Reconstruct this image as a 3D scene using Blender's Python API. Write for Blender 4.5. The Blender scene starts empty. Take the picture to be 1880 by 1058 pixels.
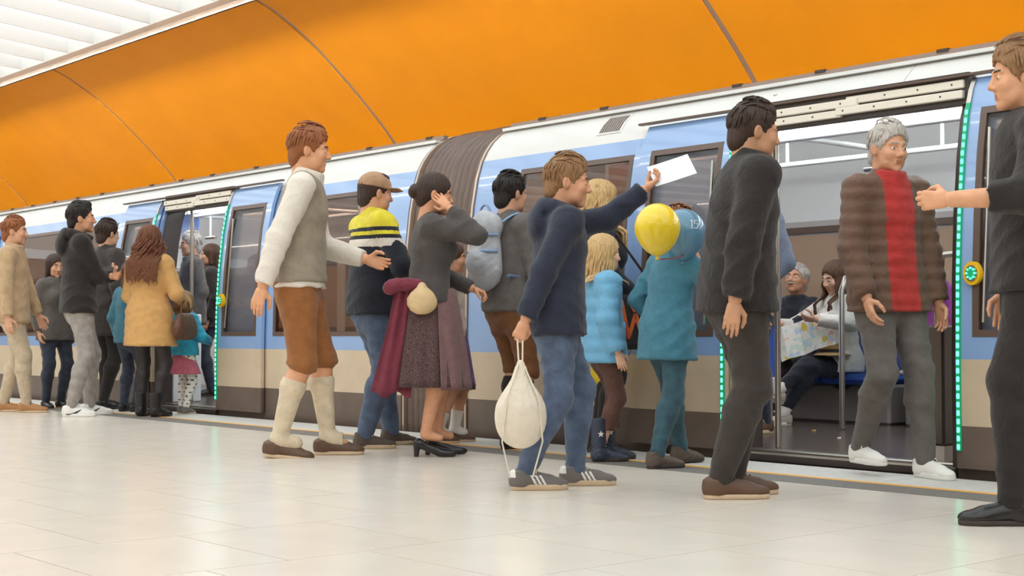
import bpy, math, random
import numpy as np
from mathutils import Matrix, Vector
random.seed(7); RNG = np.random.default_rng(7)
SC = bpy.context.scene
COL = SC.collection

# ------------------------------------------------------------------ camera
FPX, CXP, CYP, CAMH = 2611.0, 940.0, 529.0, 0.70
YAW, PITCH = math.radians(41.0), math.radians(1.886)
FH = np.array([-math.cos(YAW), math.sin(YAW), 0.0])          # horizontal view direction
RT = np.array([math.sin(YAW), math.cos(YAW), 0.0])           # picture right
FW = FH*math.cos(PITCH) + np.array([0, 0, 1.0])*math.sin(PITCH)
UP = np.array([0, 0, 1.0])*math.cos(PITCH) - FH*math.sin(PITCH)
CAMP = np.array([0, 0, CAMH])
cam = bpy.data.cameras.new('camera'); camo = bpy.data.objects.new('camera', cam); COL.objects.link(camo)
cam.sensor_fit = 'HORIZONTAL'; cam.sensor_width = 36.0; cam.lens = FPX/1880*36.0
cam.clip_start = 0.05; cam.clip_end = 200
camo.matrix_world = Matrix(((RT[0], UP[0], -FW[0], 0), (RT[1], UP[1], -FW[1], 0), (RT[2], UP[2], -FW[2], CAMH), (0, 0, 0, 1)))
SC.camera = camo
def ray(x, y): return FW + (x-CXP)/FPX*RT - (y-CYP)/FPX*UP
def hz(x, y, z=0.0):
    d = ray(x, y); return CAMP + d*(z-CAMH)/d[2]
def hy(x, y, Y):
    d = ray(x, y); return CAMP + d*Y/d[1]

# ------------------------------------------------------------------ world, exposure
W = bpy.data.worlds.new('world'); SC.world = W; W.use_nodes = True
W.node_tree.nodes['Background'].inputs[0].default_value = (1.0, 0.93, 0.85, 1)
W.node_tree.nodes['Background'].inputs[1].default_value = 0.25
SC.view_settings.view_transform = 'Standard'; SC.view_settings.look = 'None'
SC.view_settings.exposure = 0.13; SC.view_settings.gamma = 1.0; SC.view_settings.use_curve_mapping = False

CEIL_GLOW, TUBE_GLOW, EDGE_GLOW, CAR_GLOW = 1.75, 11.0, 480.0, 13.0

# ------------------------------------------------------------------ materials
def lin(c):
    return tuple(((v/255.0)/12.92 if v <= 10 else (((v/255.0)+0.055)/1.055)**2.4) for v in c)
MATS = {}
def mat(name, rgb, rough=0.6, metal=0.0, var=0.0, vscale=8.0, bump=0.0, bscale=60.0, spec=0.5, stretch=(1, 1, 1), rgb2=None, sheen=0.0, emit=0.0, coat=0.0, wr=0.0):
    if name in MATS: return MATS[name]
    m = bpy.data.materials.new(name); m.use_nodes = True; MATS[name] = m
    nt = m.node_tree; b = nt.nodes['Principled BSDF']
    c = lin(rgb)
    b.inputs['Base Color'].default_value = (*c, 1); b.inputs['Roughness'].default_value = rough
    b.inputs['Metallic'].default_value = metal; b.inputs['Specular IOR Level'].default_value = spec
    if sheen: b.inputs['Sheen Weight'].default_value = sheen
    if coat: b.inputs['Coat Weight'].default_value = coat; b.inputs['Coat Roughness'].default_value = 0.05
    if emit:
        b.inputs['Emission Color'].default_value = (*c, 1); b.inputs['Emission Strength'].default_value = emit
    tc = mp = None
    if var or rgb2 or bump:
        tc = nt.nodes.new('ShaderNodeTexCoord'); mp = nt.nodes.new('ShaderNodeMapping')
        mp.inputs['Scale'].default_value = stretch; nt.links.new(tc.outputs['Object'], mp.inputs['Vector'])
    if var or rgb2:
        n = nt.nodes.new('ShaderNodeTexNoise'); n.inputs['Scale'].default_value = vscale; n.inputs['Detail'].default_value = 5
        nt.links.new(mp.outputs[0], n.inputs['Vector'])
        r = nt.nodes.new('ShaderNodeValToRGB')
        c2 = lin(rgb2) if rgb2 else tuple(min(1, v*(1+var)) for v in c)
        c1 = c if rgb2 else tuple(v*(1-var) for v in c)
        r.color_ramp.elements[0].position = 0.35; r.color_ramp.elements[1].position = 0.65
        r.color_ramp.elements[0].color = (*c1, 1); r.color_ramp.elements[1].color = (*c2, 1)
        nt.links.new(n.outputs['Fac'], r.inputs[0]); nt.links.new(r.outputs[0], b.inputs['Base Color'])
    if bump:
        n2 = nt.nodes.new('ShaderNodeTexNoise'); n2.inputs['Scale'].default_value = bscale; n2.inputs['Detail'].default_value = 4
        nt.links.new(mp.outputs[0], n2.inputs['Vector'])
        bp = nt.nodes.new('ShaderNodeBump'); bp.inputs['Strength'].default_value = bump; bp.inputs['Distance'].default_value = 0.01
        nt.links.new(n2.outputs['Fac'], bp.inputs['Height']); nt.links.new(bp.outputs[0], b.inputs['Normal'])
        if wr:
            n3 = nt.nodes.new('ShaderNodeTexNoise'); n3.inputs['Scale'].default_value = 13; n3.inputs['Detail'].default_value = 3; n3.inputs['Distortion'].default_value = 1.6
            nt.links.new(mp.outputs[0], n3.inputs['Vector']); b3 = nt.nodes.new('ShaderNodeBump'); b3.inputs['Strength'].default_value = wr; b3.inputs['Distance'].default_value = 0.03
            nt.links.new(n3.outputs['Fac'], b3.inputs['Height']); nt.links.new(b3.outputs[0], bp.inputs['Normal'])
    return m
def emis(name, rgb, s):
    if name in MATS: return MATS[name]
    m = bpy.data.materials.new(name); m.use_nodes = True; MATS[name] = m
    nt = m.node_tree; nt.nodes.remove(nt.nodes['Principled BSDF'])
    e = nt.nodes.new('ShaderNodeEmission'); e.inputs[0].default_value = (*lin(rgb), 1); e.inputs[1].default_value = s
    nt.links.new(e.outputs[0], nt.nodes['Material Output'].inputs[0]); return m
def glass(name, tint, refl_rough=0.02, fac=None):
    if name in MATS: return MATS[name]
    m = bpy.data.materials.new(name); m.use_nodes = True; MATS[name] = m
    nt = m.node_tree; nt.nodes.remove(nt.nodes['Principled BSDF'])
    t = nt.nodes.new('ShaderNodeBsdfTransparent'); t.inputs[0].default_value = (*lin(tint), 1)
    g = nt.nodes.new('ShaderNodeBsdfGlossy'); g.inputs['Roughness'].default_value = refl_rough
    f = nt.nodes.new('ShaderNodeFresnel'); f.inputs['IOR'].default_value = 1.55
    x = nt.nodes.new('ShaderNodeMixShader')
    gm = nt.nodes.new('ShaderNodeNewGeometry'); mm = nt.nodes.new('ShaderNodeMath'); mm.operation = 'SUBTRACT'; mm.use_clamp = True
    nt.links.new(f.outputs[0], mm.inputs[0]); nt.links.new(gm.outputs['Backfacing'], mm.inputs[1])
    nt.links.new(mm.outputs[0], x.inputs[0]); nt.links.new(t.outputs[0], x.inputs[1]); nt.links.new(g.outputs[0], x.inputs[2])
    nt.links.new(x.outputs[0], nt.nodes['Material Output'].inputs[0]); return m

# ------------------------------------------------------------------ mesh helpers
class MB:
    def __init__(s): s.v = []; s.f = []; s.m = []; s.n = 0; s.mats = []
    def mi(s, mt):
        if mt not in s.mats: s.mats.append(mt)
        return s.mats.index(mt)
    def add(s, v, f, mt):
        i = s.mi(mt); v = np.asarray(v, float).reshape(-1, 3)
        s.v.append(v); s.f += [tuple(int(a)+s.n for a in q) for q in f]; s.m += [i]*len(f); s.n += len(v)
        return s
    def box(s, x0, x1, y0, y1, z0, z1, mt, bev=0.0):
        if bev <= 0:
            v = [(x0,y0,z0),(x1,y0,z0),(x1,y1,z0),(x0,y1,z0),(x0,y0,z1),(x1,y0,z1),(x1,y1,z1),(x0,y1,z1)]
            return s.add(v, [(3,2,1,0),(4,5,6,7),(0,1,5,4),(1,2,6,5),(2,3,7,6),(3,0,4,7)], mt)
        b = min(bev, (x1-x0)/2.01, (y1-y0)/2.01, (z1-z0)/2.01); v = []; idx = {}
        lo = (x0,y0,z0); hi = (x1,y1,z1)
        for cx in (0,1):
            for cy in (0,1):
                for cz in (0,1):
                    c = (cx,cy,cz)
                    for a in range(3):
                        p = []
                        for k in range(3):
                            e = hi[k] if c[k] else lo[k]
                            p.append(e if k == a else (e-b if c[k] else e+b))
                        idx[c, a] = len(v); v.append(p)
        F = []
        for a in range(3):
            o = [k for k in range(3) if k != a]
            for side in (0,1):
                q = []
                for (i,j) in ((0,0),(1,0),(1,1),(0,1)):
                    c = [0,0,0]; c[a] = side; c[o[0]] = i; c[o[1]] = j; q.append(idx[tuple(c), a])
                if (side == 1) != (a != 1): q = q[::-1]
                F.append(q)
        for a in range(3):
            o = [k for k in range(3) if k != a]
            for i in (0,1):
                for j in (0,1):
                    c0 = [0,0,0]; c0[o[0]] = i; c0[o[1]] = j; c1 = list(c0); c1[a] = 1
                    c0 = tuple(c0); c1 = tuple(c1)
                    F.append((idx[c0,o[0]], idx[c1,o[0]], idx[c1,o[1]], idx[c0,o[1]]))
        for c in [(a,b_,d) for a in (0,1) for b_ in (0,1) for d in (0,1)]: F.append((idx[c,0], idx[c,1], idx[c,2]))
        ctr = np.array([(x0+x1)/2,(y0+y1)/2,(z0+z1)/2]); V = np.array(v); G = []
        for q in F:
            p = V[list(q)]; n = np.cross(p[1]-p[0], p[2]-p[0])
            G.append(tuple(q) if n @ (p.mean(0)-ctr) >= 0 else tuple(q)[::-1])
        return s.add(v, G, mt)
    def tube(s, pts, r, mt, n=10, caps=True, sq=None):
        P = np.asarray(pts, float); R = np.broadcast_to(np.asarray(r, float), (len(P),))
        T = np.gradient(P, axis=0); T /= np.linalg.norm(T, axis=1)[:, None]+1e-12
        ref = np.array([0,0,1.0]) if abs(T[0][2]) < 0.9 else np.array([1.0,0,0])
        u = np.cross(T[0], ref); u /= np.linalg.norm(u); V = []
        for i in range(len(P)):
            u = u - T[i]*(u @ T[i]); u /= np.linalg.norm(u)+1e-12; w = np.cross(T[i], u)
            for k in range(n):
                a = 2*math.pi*k/n; V.append(P[i] + R[i]*(math.cos(a)*u + math.sin(a)*w*(sq or 1)))
        F = []
        for i in range(len(P)-1):
            for k in range(n):
                F.append((i*n+k, i*n+(k+1)%n, (i+1)*n+(k+1)%n, (i+1)*n+k))
        if caps: F.append(tuple(range(n))[::-1]); F.append(tuple((len(P)-1)*n+k for k in range(n)))
        return s.add(V, F, mt)
    def lathe(s, prof, mt, n=24, c=(0,0,0), wav=None):
        V = []; F = []
        for i, (r, z) in enumerate(prof):
            for k in range(n):
                a = 2*math.pi*k/n; rr = r if wav is None else wav(r, z, a)
                V.append((c[0]+rr*math.cos(a), c[1]+rr*math.sin(a), c[2]+z))
        for i in range(len(prof)-1):
            for k in range(n): F.append((i*n+k, i*n+(k+1)%n, (i+1)*n+(k+1)%n, (i+1)*n+k))
        return s.add(V, F, mt)
    def build(s, name, parent=None, smooth=False, kind=None, off=None):
        me = bpy.data.meshes.new(name); V = np.concatenate(s.v) if s.v else np.zeros((0,3))
        if off is not None: V = V - np.asarray(off, float)
        me.from_pydata(V.tolist(), [], s.f)
        for mt in s.mats: me.materials.append(mt)
        me.polygons.foreach_set('material_index', s.m)
        if smooth:
            me.polygons.foreach_set('use_smooth', [True]*len(s.f))
            if smooth == 'auto': me.set_sharp_from_angle(angle=math.radians(38))
        me.update()
        o = bpy.data.objects.new(name, me); COL.objects.link(o)
        if parent is not None:
            o.parent = parent
        if kind: o['kind'] = kind
        return o
def empty(name, loc, rz=0.0):
    o = bpy.data.objects.new(name, None); COL.objects.link(o); o.location = loc; o.rotation_euler = (0, 0, rz)
    o.empty_display_size = 0.2; return o
def tag(o, label, cat, group=None):
    o['label'] = label; o['category'] = cat
    if group: o['group'] = group
    return o
def struct(o): o['kind'] = 'structure'; return o
# ================================================================== STATION
M_TILE = mat('platform_tile', (226, 216, 203), 0.22, var=0.03, vscale=3, bump=0.02, bscale=300, spec=0.5)
M_TILE2 = mat('platform_tile_warm', (222, 211, 198), 0.24, var=0.03, vscale=4, bump=0.02, bscale=300, spec=0.5)
M_GROUT = mat('tile_joint', (150, 138, 126), 0.9)
M_EDGE = mat('platform_edge_stone', (205, 202, 196), 0.5, var=0.06, vscale=20, bump=0.05, bscale=200)
M_DSTRIP = mat('tactile_dark_strip', (118, 112, 106), 0.7, var=0.12, vscale=40, bump=0.2, bscale=150)
M_YEL = mat('yellow_line_paint', (240, 178, 84), 0.5, var=0.05, vscale=20)
M_CONC = mat('track_concrete', (70, 64, 58), 0.9, var=0.2, vscale=5)
M_ORANGE = mat('orange_enamel', (224, 146, 24), 0.36, var=0.03, vscale=1.5, bump=0.015, bscale=6, spec=0.4)
M_SEAM = mat('seam_grey', (158, 138, 126), 0.6)
M_FIN = mat('ceiling_fin_white', (240, 238, 234), 0.5)
M_BACKW = mat('back_wall_cream', (205, 190, 172), 0.5, var=0.04, vscale=2)
XA, XB, YA, YE = -34.0, 8.0, -6.0, 6.2
TW, TL, TX0 = 0.715, 0.585, -3.09

fb = MB(); fb.box(XA, XB, YA, YE, -0.30, -0.004, M_GROUT); fb.box(XA, XB, YA, 1.0-1.0*TL, -0.004, 0.0, M_TILE)
floor = struct(fb.build('floor'))
# tiles one by one where they can be told apart, the rest in joined fields
def tile_mesh(l, mt, nm):
    b = MB(); b.box(-TW/2+0.0022, TW/2-0.0022, -l/2+0.0022, l/2-0.0022, -0.004, 0.0, mt); o = b.build(nm); me = o.data; bpy.data.objects.remove(o); return me
tmesh = [tile_mesh(TL, M_TILE, 'floor_tile'), tile_mesh(TL, M_TILE2, 'floor_tile')]
far = MB(); YT = 5.44
for i in range(-42, 15):
    x0 = TX0 + i*TW; xc = x0+TW/2
    if xc < XA+0.5 or xc > XB-0.5: continue
    st = 3.27 if i % 2 else 3.56
    y = st - TL*6
    rows = []
    while y < YT-0.02:
        a, b_ = max(y, YA), min(y+TL, YT)
        if b_ > 1.0-TL: rows.append((max(a, 1.0-TL), b_))
        y += TL
    for (a, b_) in rows:
        near = (-9.6 < xc < -1.0 and a > 0.9)
        if near and abs(b_-a-TL) < 1e-6:
            o = bpy.data.objects.new('floor_tile', tmesh[random.random() < 0.35]); COL.objects.link(o); o.parent = floor; o.location = (xc, (a+b_)/2, 0)
        elif near:
            t = MB(); t.box(x0+0.0022, x0+TW-0.0022, a+0.0022, b_-0.0022, -0.004, 0.0, M_TILE); t.build('floor_tile', floor)
        else:
            far.box(x0+0.0022, x0+TW-0.0022, a+0.0022, b_-0.0022, -0.004, 0.0, M_TILE)
o = far.build('far_floor_tiles', floor); o['kind'] = 'stuff'
MB().box(XA, XB, 5.44, 5.685, -0.004, 0.001, M_DSTRIP).build('tactile_strip', floor)
MB().box(XA, XB, 5.69, 5.745, -0.004, 0.0015, M_YEL).build('safety_line', floor)
xx = XA
k = 0
while xx < XB:
    MB().box(xx+0.002, min(xx+1.43, XB)-0.002, 5.75, YE, -0.05, 0.0, M_EDGE, 0.004).build('edge_slab', floor); xx += 1.43
tr = MB(); tr.box(XA, XB, YE-0.02, 10.6, -1.3, -1.15, M_CONC); tr.box(XA, XB, YE-0.06, YE-0.02, -1.3, -0.05, M_CONC)
struct(tr.build('track_bed'))
for yy in (7.05, 8.5):
    MB().box(XA, XB, yy-0.035, yy+0.035, -1.15, -1.0, mat('rail_steel', (96, 84, 76), 0.4, metal=0.9)).build('rail', bpy.data.objects['track_bed'])

# orange cove behind and above the train
prof = [(7.72, 4.235), (7.95, 4.14), (8.20, 4.0), (8.45, 3.835), (8.70, 3.64), (8.95, 3.43), (9.20, 3.205), (9.45, 2.96), (9.66, 2.72), (9.85, 2.45), (10.0, 2.15), (10.1, 1.8), (10.16, 1.4), (10.18, 1.0), (10.18, -1.2)]
def smooth_curve(P, n):
    P = np.array(P, float); t = np.linspace(0, len(P)-1, n); out = []
    for q in t:
        i = min(int(q), len(P)-2); u = q-i
        p0 = P[max(i-1,0)]; p1 = P[i]; p2 = P[i+1]; p3 = P[min(i+2,len(P)-1)]
        out.append(0.5*((2*p1)+(-p0+p2)*u+(2*p0-5*p1+4*p2-p3)*u*u+(-p0+3*p1-3*p2+p3)*u**3))
    return np.array(out)
pc = smooth_curve(prof, 57)
nn = np.gradient(pc, axis=0); nn /= np.linalg.norm(nn, axis=1)[:, None]; nrm = np.stack([-nn[:,1], nn[:,0]], 1)   # away from the platform (up and back)
if nrm[10] @ np.array([1, 1]) < 0: nrm = -nrm
def sweep(x0, x1, inn, out, mt, b=None):
    b = b or MB(); n = len(pc); A = pc+nrm*inn; B = pc+nrm*out; V = []
    for x in (x0, x1):
        for Q in (A, B): V += [(x, q[0], q[1]) for q in Q]
    F = []
    for i in range(n-1):
        F += [(i, i+1, 2*n+i+1, 2*n+i), (n+i+1, n+i, 3*n+i, 3*n+i+1), (i+1, i, n+i, n+i+1), (2*n+i, 2*n+i+1, 3*n+i+1, 3*n+i)]
    F += [(0, 2*n, 3*n, n), (n-1, 2*n-1, 4*n-1, 3*n-1)]
    return b.add(V, F, mt)
cove = struct(sweep(XA, XB, 0.012, 0.05, M_SEAM).build('wall_track', smooth='auto'))
sx = [-7.8+5.2*k for k in range(-5, 4)]
for k in range(len(sx)-1):
    if sx[k+1] < XA or sx[k] > XB: continue
    o = sweep(max(sx[k], XA)+0.034, min(sx[k+1], XB)-0.034, 0.0, 0.0115, M_ORANGE).build('orange_panel', cove, smooth='auto')
# the lower rim of the ceiling: thin grey edge profile
rim = MB(); rim.box(XA, XB, 7.70, 7.735, 4.225, 4.30, mat('rim_grey', (84, 74, 66), 0.6)); rim.box(XA, XB, 7.702, 7.735, 4.30, 4.43, mat('rim_grey', (84, 74, 66), 0.6)); rim.box(XA, XB, 7.702, 7.735, 4.43, 4.66, M_FIN); struct(rim.build('trim_1'))
# ceiling: bright diffuser above, white fins below, tubes between
M_DIFF = emis('ceiling_diffuser', (238, 246, 248), CEIL_GLOW)
cb = MB(); cb.box(XA, XB, YA, 7.70, 4.62, 4.66, M_DIFF); ceil = struct(cb.build('ceiling'))
dv = np.array([0.31, -0.951]); dv /= np.linalg.norm(dv); nv = np.array([-dv[1], dv[0]])
Lf = (7.70-YA)/abs(dv[1])
x = -13.45-0.738*24
fm = None
while x < XB+4:
    p0 = np.array([x, 7.70])+dv*0.28; p1 = p0+dv*Lf; h = nv*0.011
    b = MB(); V = [(*(p0-h), 4.24), (*(p0+h), 4.24), (*(p1+h), 4.24), (*(p1-h), 4.24), (*(p0-h), 4.40), (*(p0+h), 4.40), (*(p1+h), 4.40), (*(p1-h), 4.40)]
    b.add(np.array(V)-np.array([x, 7.70, 4.24]), [(3,2,1,0),(4,5,6,7),(0,1,5,4),(1,2,6,5),(2,3,7,6),(3,0,4,7)], M_FIN)
    if fm is None:
        o = b.build('ceiling_fin', ceil); fm = o.data
    else:
        o = bpy.data.objects.new('ceiling_fin', fm); COL.objects.link(o); o.parent = ceil
    o.location = (x, 7.70, 4.24); x += 0.738
M_TUBE = emis('fluorescent_tube', (255, 250, 240), TUBE_GLOW); M_TUBE2 = emis('edge_tube', (255, 246, 232), EDGE_GLOW)
tm = None
for yy, mt, z in ((7.50, M_TUBE2, 4.335), (3.55, M_TUBE, 4.19), (3.05, M_TUBE, 4.19), (-1.0, M_TUBE, 4.19)):
    x = XA+0.5; tm = None
    while x < XB-1.6:
        if tm is None:
            o = MB().tube([(-0.73, 0, 0), (0.73, 0, 0)], 0.022, mt, 8).build('light_tube', ceil, smooth='auto'); tm = o.data
        else:
            o = bpy.data.objects.new('light_tube', tm); COL.objects.link(o); o.parent = ceil
        o.location = (x+0.75, yy, z); x += 1.56
trg = MB(); trg.box(XA, XB, 7.455, 7.595, 4.236, 4.244, M_FIN); trg.box(XA, XB, 7.455, 7.463, 4.244, 4.42, M_FIN); trg.box(XA, XB, 7.455, 7.585, 4.42, 4.428, M_FIN); trg.box(XA, XB, 7.577, 7.585, 4.288, 4.42, M_FIN); trg.build('added_light_baffle', ceil)  # added trough and hood plate, shaped to aim the edge light at the cove
struct(MB().box(XA, XB, YA-0.2, YA, -0.3, 4.66, M_BACKW).build('wall_back'))
struct(MB().box(XA-0.2, XA, YA, 10.4, -1.3, 4.66, mat('tunnel_end', (120, 104, 90), 0.8)).build('wall_left'))
struct(MB().box(XB, XB+0.2, YA, 10.4, -1.3, 4.66, mat('tunnel_end', (120, 104, 90), 0.8)).build('wall_right'))
# ================================================================== TRAIN
TY = 6.30
M_BLUE = mat('train_blue', (140, 172, 218), 0.22, spec=0.5, coat=1.0, var=0.02, vscale=2)
M_SILV = mat('train_silver', (206, 186, 160), 0.3, var=0.04, vscale=6, spec=0.4)
M_SKIRT = mat('train_skirt', (108, 92, 82), 0.38, var=0.08, vscale=6)
M_WHITE = mat('train_white', (214, 212, 208), 0.25, coat=0.2, var=0.02, vscale=3)
M_SEAL = mat('rubber_seal', (58, 46, 42), 0.5)
M_FRAME = mat('window_frame_brown', (98, 78, 68), 0.4)
M_STEEL = mat('brushed_steel', (190, 184, 176), 0.28, metal=1.0)
M_PILLAR = mat('dark_pillar', (66, 56, 52), 0.35)
M_PANE = glass('tinted_pane', (206, 186, 172))
M_LPANE = glass('leaf_pane', (240, 230, 222))
M_CLEAR = glass('clear_pane', (232, 236, 236))
M_CFLOOR = mat('car_floor', (92, 82, 76), 0.22, var=0.12, vscale=30)
M_CWALL = mat('car_wall', (206, 198, 188), 0.35, var=0.02)
M_CCEIL = mat('car_ceiling', (228, 228, 226), 0.4)
M_LIGHT = emis('car_light', (246, 252, 255), CAR_GLOW)
M_SEAT = mat('seat_blue', (52, 88, 176), 0.7, var=0.1, vscale=80, bump=0.1, bscale=300)
M_SHELL = mat('seat_shell', (146, 140, 136), 0.4)
M_LED = emis('door_led', (90, 255, 200), 3.6)
M_LEDB = mat('led_housing', (20, 150, 105), 0.4, emit=0.35)
M_HEAD = mat('door_header_white', (236, 228, 214), 0.45)
M_YBTN = mat('button_yellow', (240, 190, 20), 0.4)
M_BELL = mat('bellows_rubber', (104, 86, 76), 0.5, var=0.1, vscale=10, bump=0.05)
PR = np.array([(-0.9, 0.10), (-0.30, 0.06), (-0.05, 0.0), (0.6, 0.0), (1.0, 0.008), (1.3, 0.028), (1.6, 0.062), (1.8, 0.10), (1.93, 0.145), (2.0, 0.185), (2.07, 0.24), (2.13, 0.31), (2.18, 0.39), (2.22, 0.50), (2.25, 0.62), (2.29, 0.85), (2.31, 1.15), (2.315, 1.45)])
def yo(z): return float(np.interp(z, PR[:, 0], PR[:, 1]))
def shell(b, x0, x1, z0, z1, mt, off=0.0, th=0.03):
    zs = [z0]+[z for z in PR[:, 0] if z0+0.01 < z < z1-0.01]+[z1]
    extra = []
    for a, c in zip(zs[:-1], zs[1:]):
        m_ = max(1, int((c-a)/0.12)) if c > 0.9 else 1
        extra += [a+(c-a)*k/m_ for k in range(m_)]
    zs = extra+[z1]; n = len(zs); V = []
    for x in (x0, x1):
        for o in (off, off+th): V += [(x, TY+yo(z)+o, z) for z in zs]
    F = []
    for i in range(n-1):
        F += [(i, 2*n+i, 2*n+i+1, i+1), (n+i, n+i+1, 3*n+i+1, 3*n+i), (i, i+1, n+i+1, n+i), (2*n+i, 3*n+i, 3*n+i+1, 2*n+i+1)]
    F += [(0, n, 3*n, 2*n), (n-1, 3*n-1, 4*n-1, 2*n-1)]
    b.add(V, F, mt); return b
ZW0, ZW1, ZB0, ZD, ZBT = 0.69, 1.83, 0.58, 0.253, 1.93
LFZ = 1.995
def door_leaf(car, x0, x1, led_at_right, button=True):
    b = MB(); o_ = -0.045; wi0, wi1 = x0+0.09, x1-0.09
    shell(b, x0, x1, 0.045, ZD, M_SKIRT, o_); shell(b, x0, x1, ZD, ZB0, M_SILV, o_); shell(b, x0, x1, ZB0, ZW0, M_BLUE, o_)
    shell(b, x0, wi0, ZW0, ZW1, M_BLUE, o_); shell(b, wi1, x1, ZW0, ZW1, M_BLUE, o_); shell(b, x0, x1, ZW1, LFZ, M_BLUE, o_)
    leaf = b.build('door_leaf', car, smooth='auto')
    f = MB(); t = 0.035
    for (a, c, d, e) in ((wi0, wi1, ZW0, ZW0+t), (wi0, wi1, ZW1-t, ZW1), (wi0, wi0+t, ZW0+t, ZW1-t), (wi1-t, wi1, ZW0+t, ZW1-t)): shell(f, a, c, d, e, M_FRAME, o_-0.003, 0.03)
    f.build('window_seal', leaf, smooth='auto')
    shell(MB(), wi0+t, wi1-t, ZW0+t, ZW1-t, M_LPANE, o_+0.008, 0.006).build('window_pane', leaf, smooth='auto')
    xe = x1-0.028 if led_at_right else x0+0.004
    h = MB(); shell(h, xe, xe+0.024, 0.13, 1.86, M_LEDB, o_-0.012, 0.012); shell(h, xe, xe+0.024, 1.86, LFZ, M_STEEL, o_-0.012, 0.012); hs = h.build('led_housing', leaf)
    l = MB(); z = 0.15
    while z < 1.84:
        y = TY+yo(z)+o_-0.016; l.box(xe+0.004, xe+0.020, y, y+0.006, z-0.013, z+0.013, M_LED, 0.003); z += 0.0415
    o = l.build('led_light', leaf); o['kind'] = 'stuff'
    if button:
        xb = (wi0+0.012) if not led_at_right else (wi1-0.012)
        y = TY+yo(1.0)+o_
        bb = MB(); V = []
        def disc(r, d0, d1, mt):
            vs = []
            for yy in (y-d1, y-d0): vs += [(xb+0.8*r*math.cos(a), yy, 1.0+r*math.sin(a)) for a in np.linspace(0, 2*math.pi, 20, endpoint=False)]
            bb.add(vs, [tuple(range(20))]+[(k, (k+1) % 20+0, 20+(k+1) % 20, 20+k)[::-1] for k in range(20)], mt)
        disc(0.058, 0.0, 0.028, M_YBTN); disc(0.040, 0.028, 0.034, M_STEEL); disc(0.030, 0.034, 0.038, M_LEDB)
        for a in np.linspace(0, 2*math.pi, 9)[:-1]: bb.box(xb+0.022*math.cos(a)-0.004, xb+0.022*math.cos(a)+0.004, y-0.042, y-0.038, 1.0+0.026*math.sin(a)-0.004, 1.0+0.026*math.sin(a)+0.004, M_LED)
        bb.build('door_button', leaf)
        MB().tube([(xb+(0.05 if not led_at_right else -0.05), y-0.012, 0.76), (xb+(0.05 if not led_at_right else -0.05), y-0.012+yo(1.7), 1.72)], 0.009, M_STEEL, 8).build('leaf_rail', leaf)
    return leaf
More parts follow.
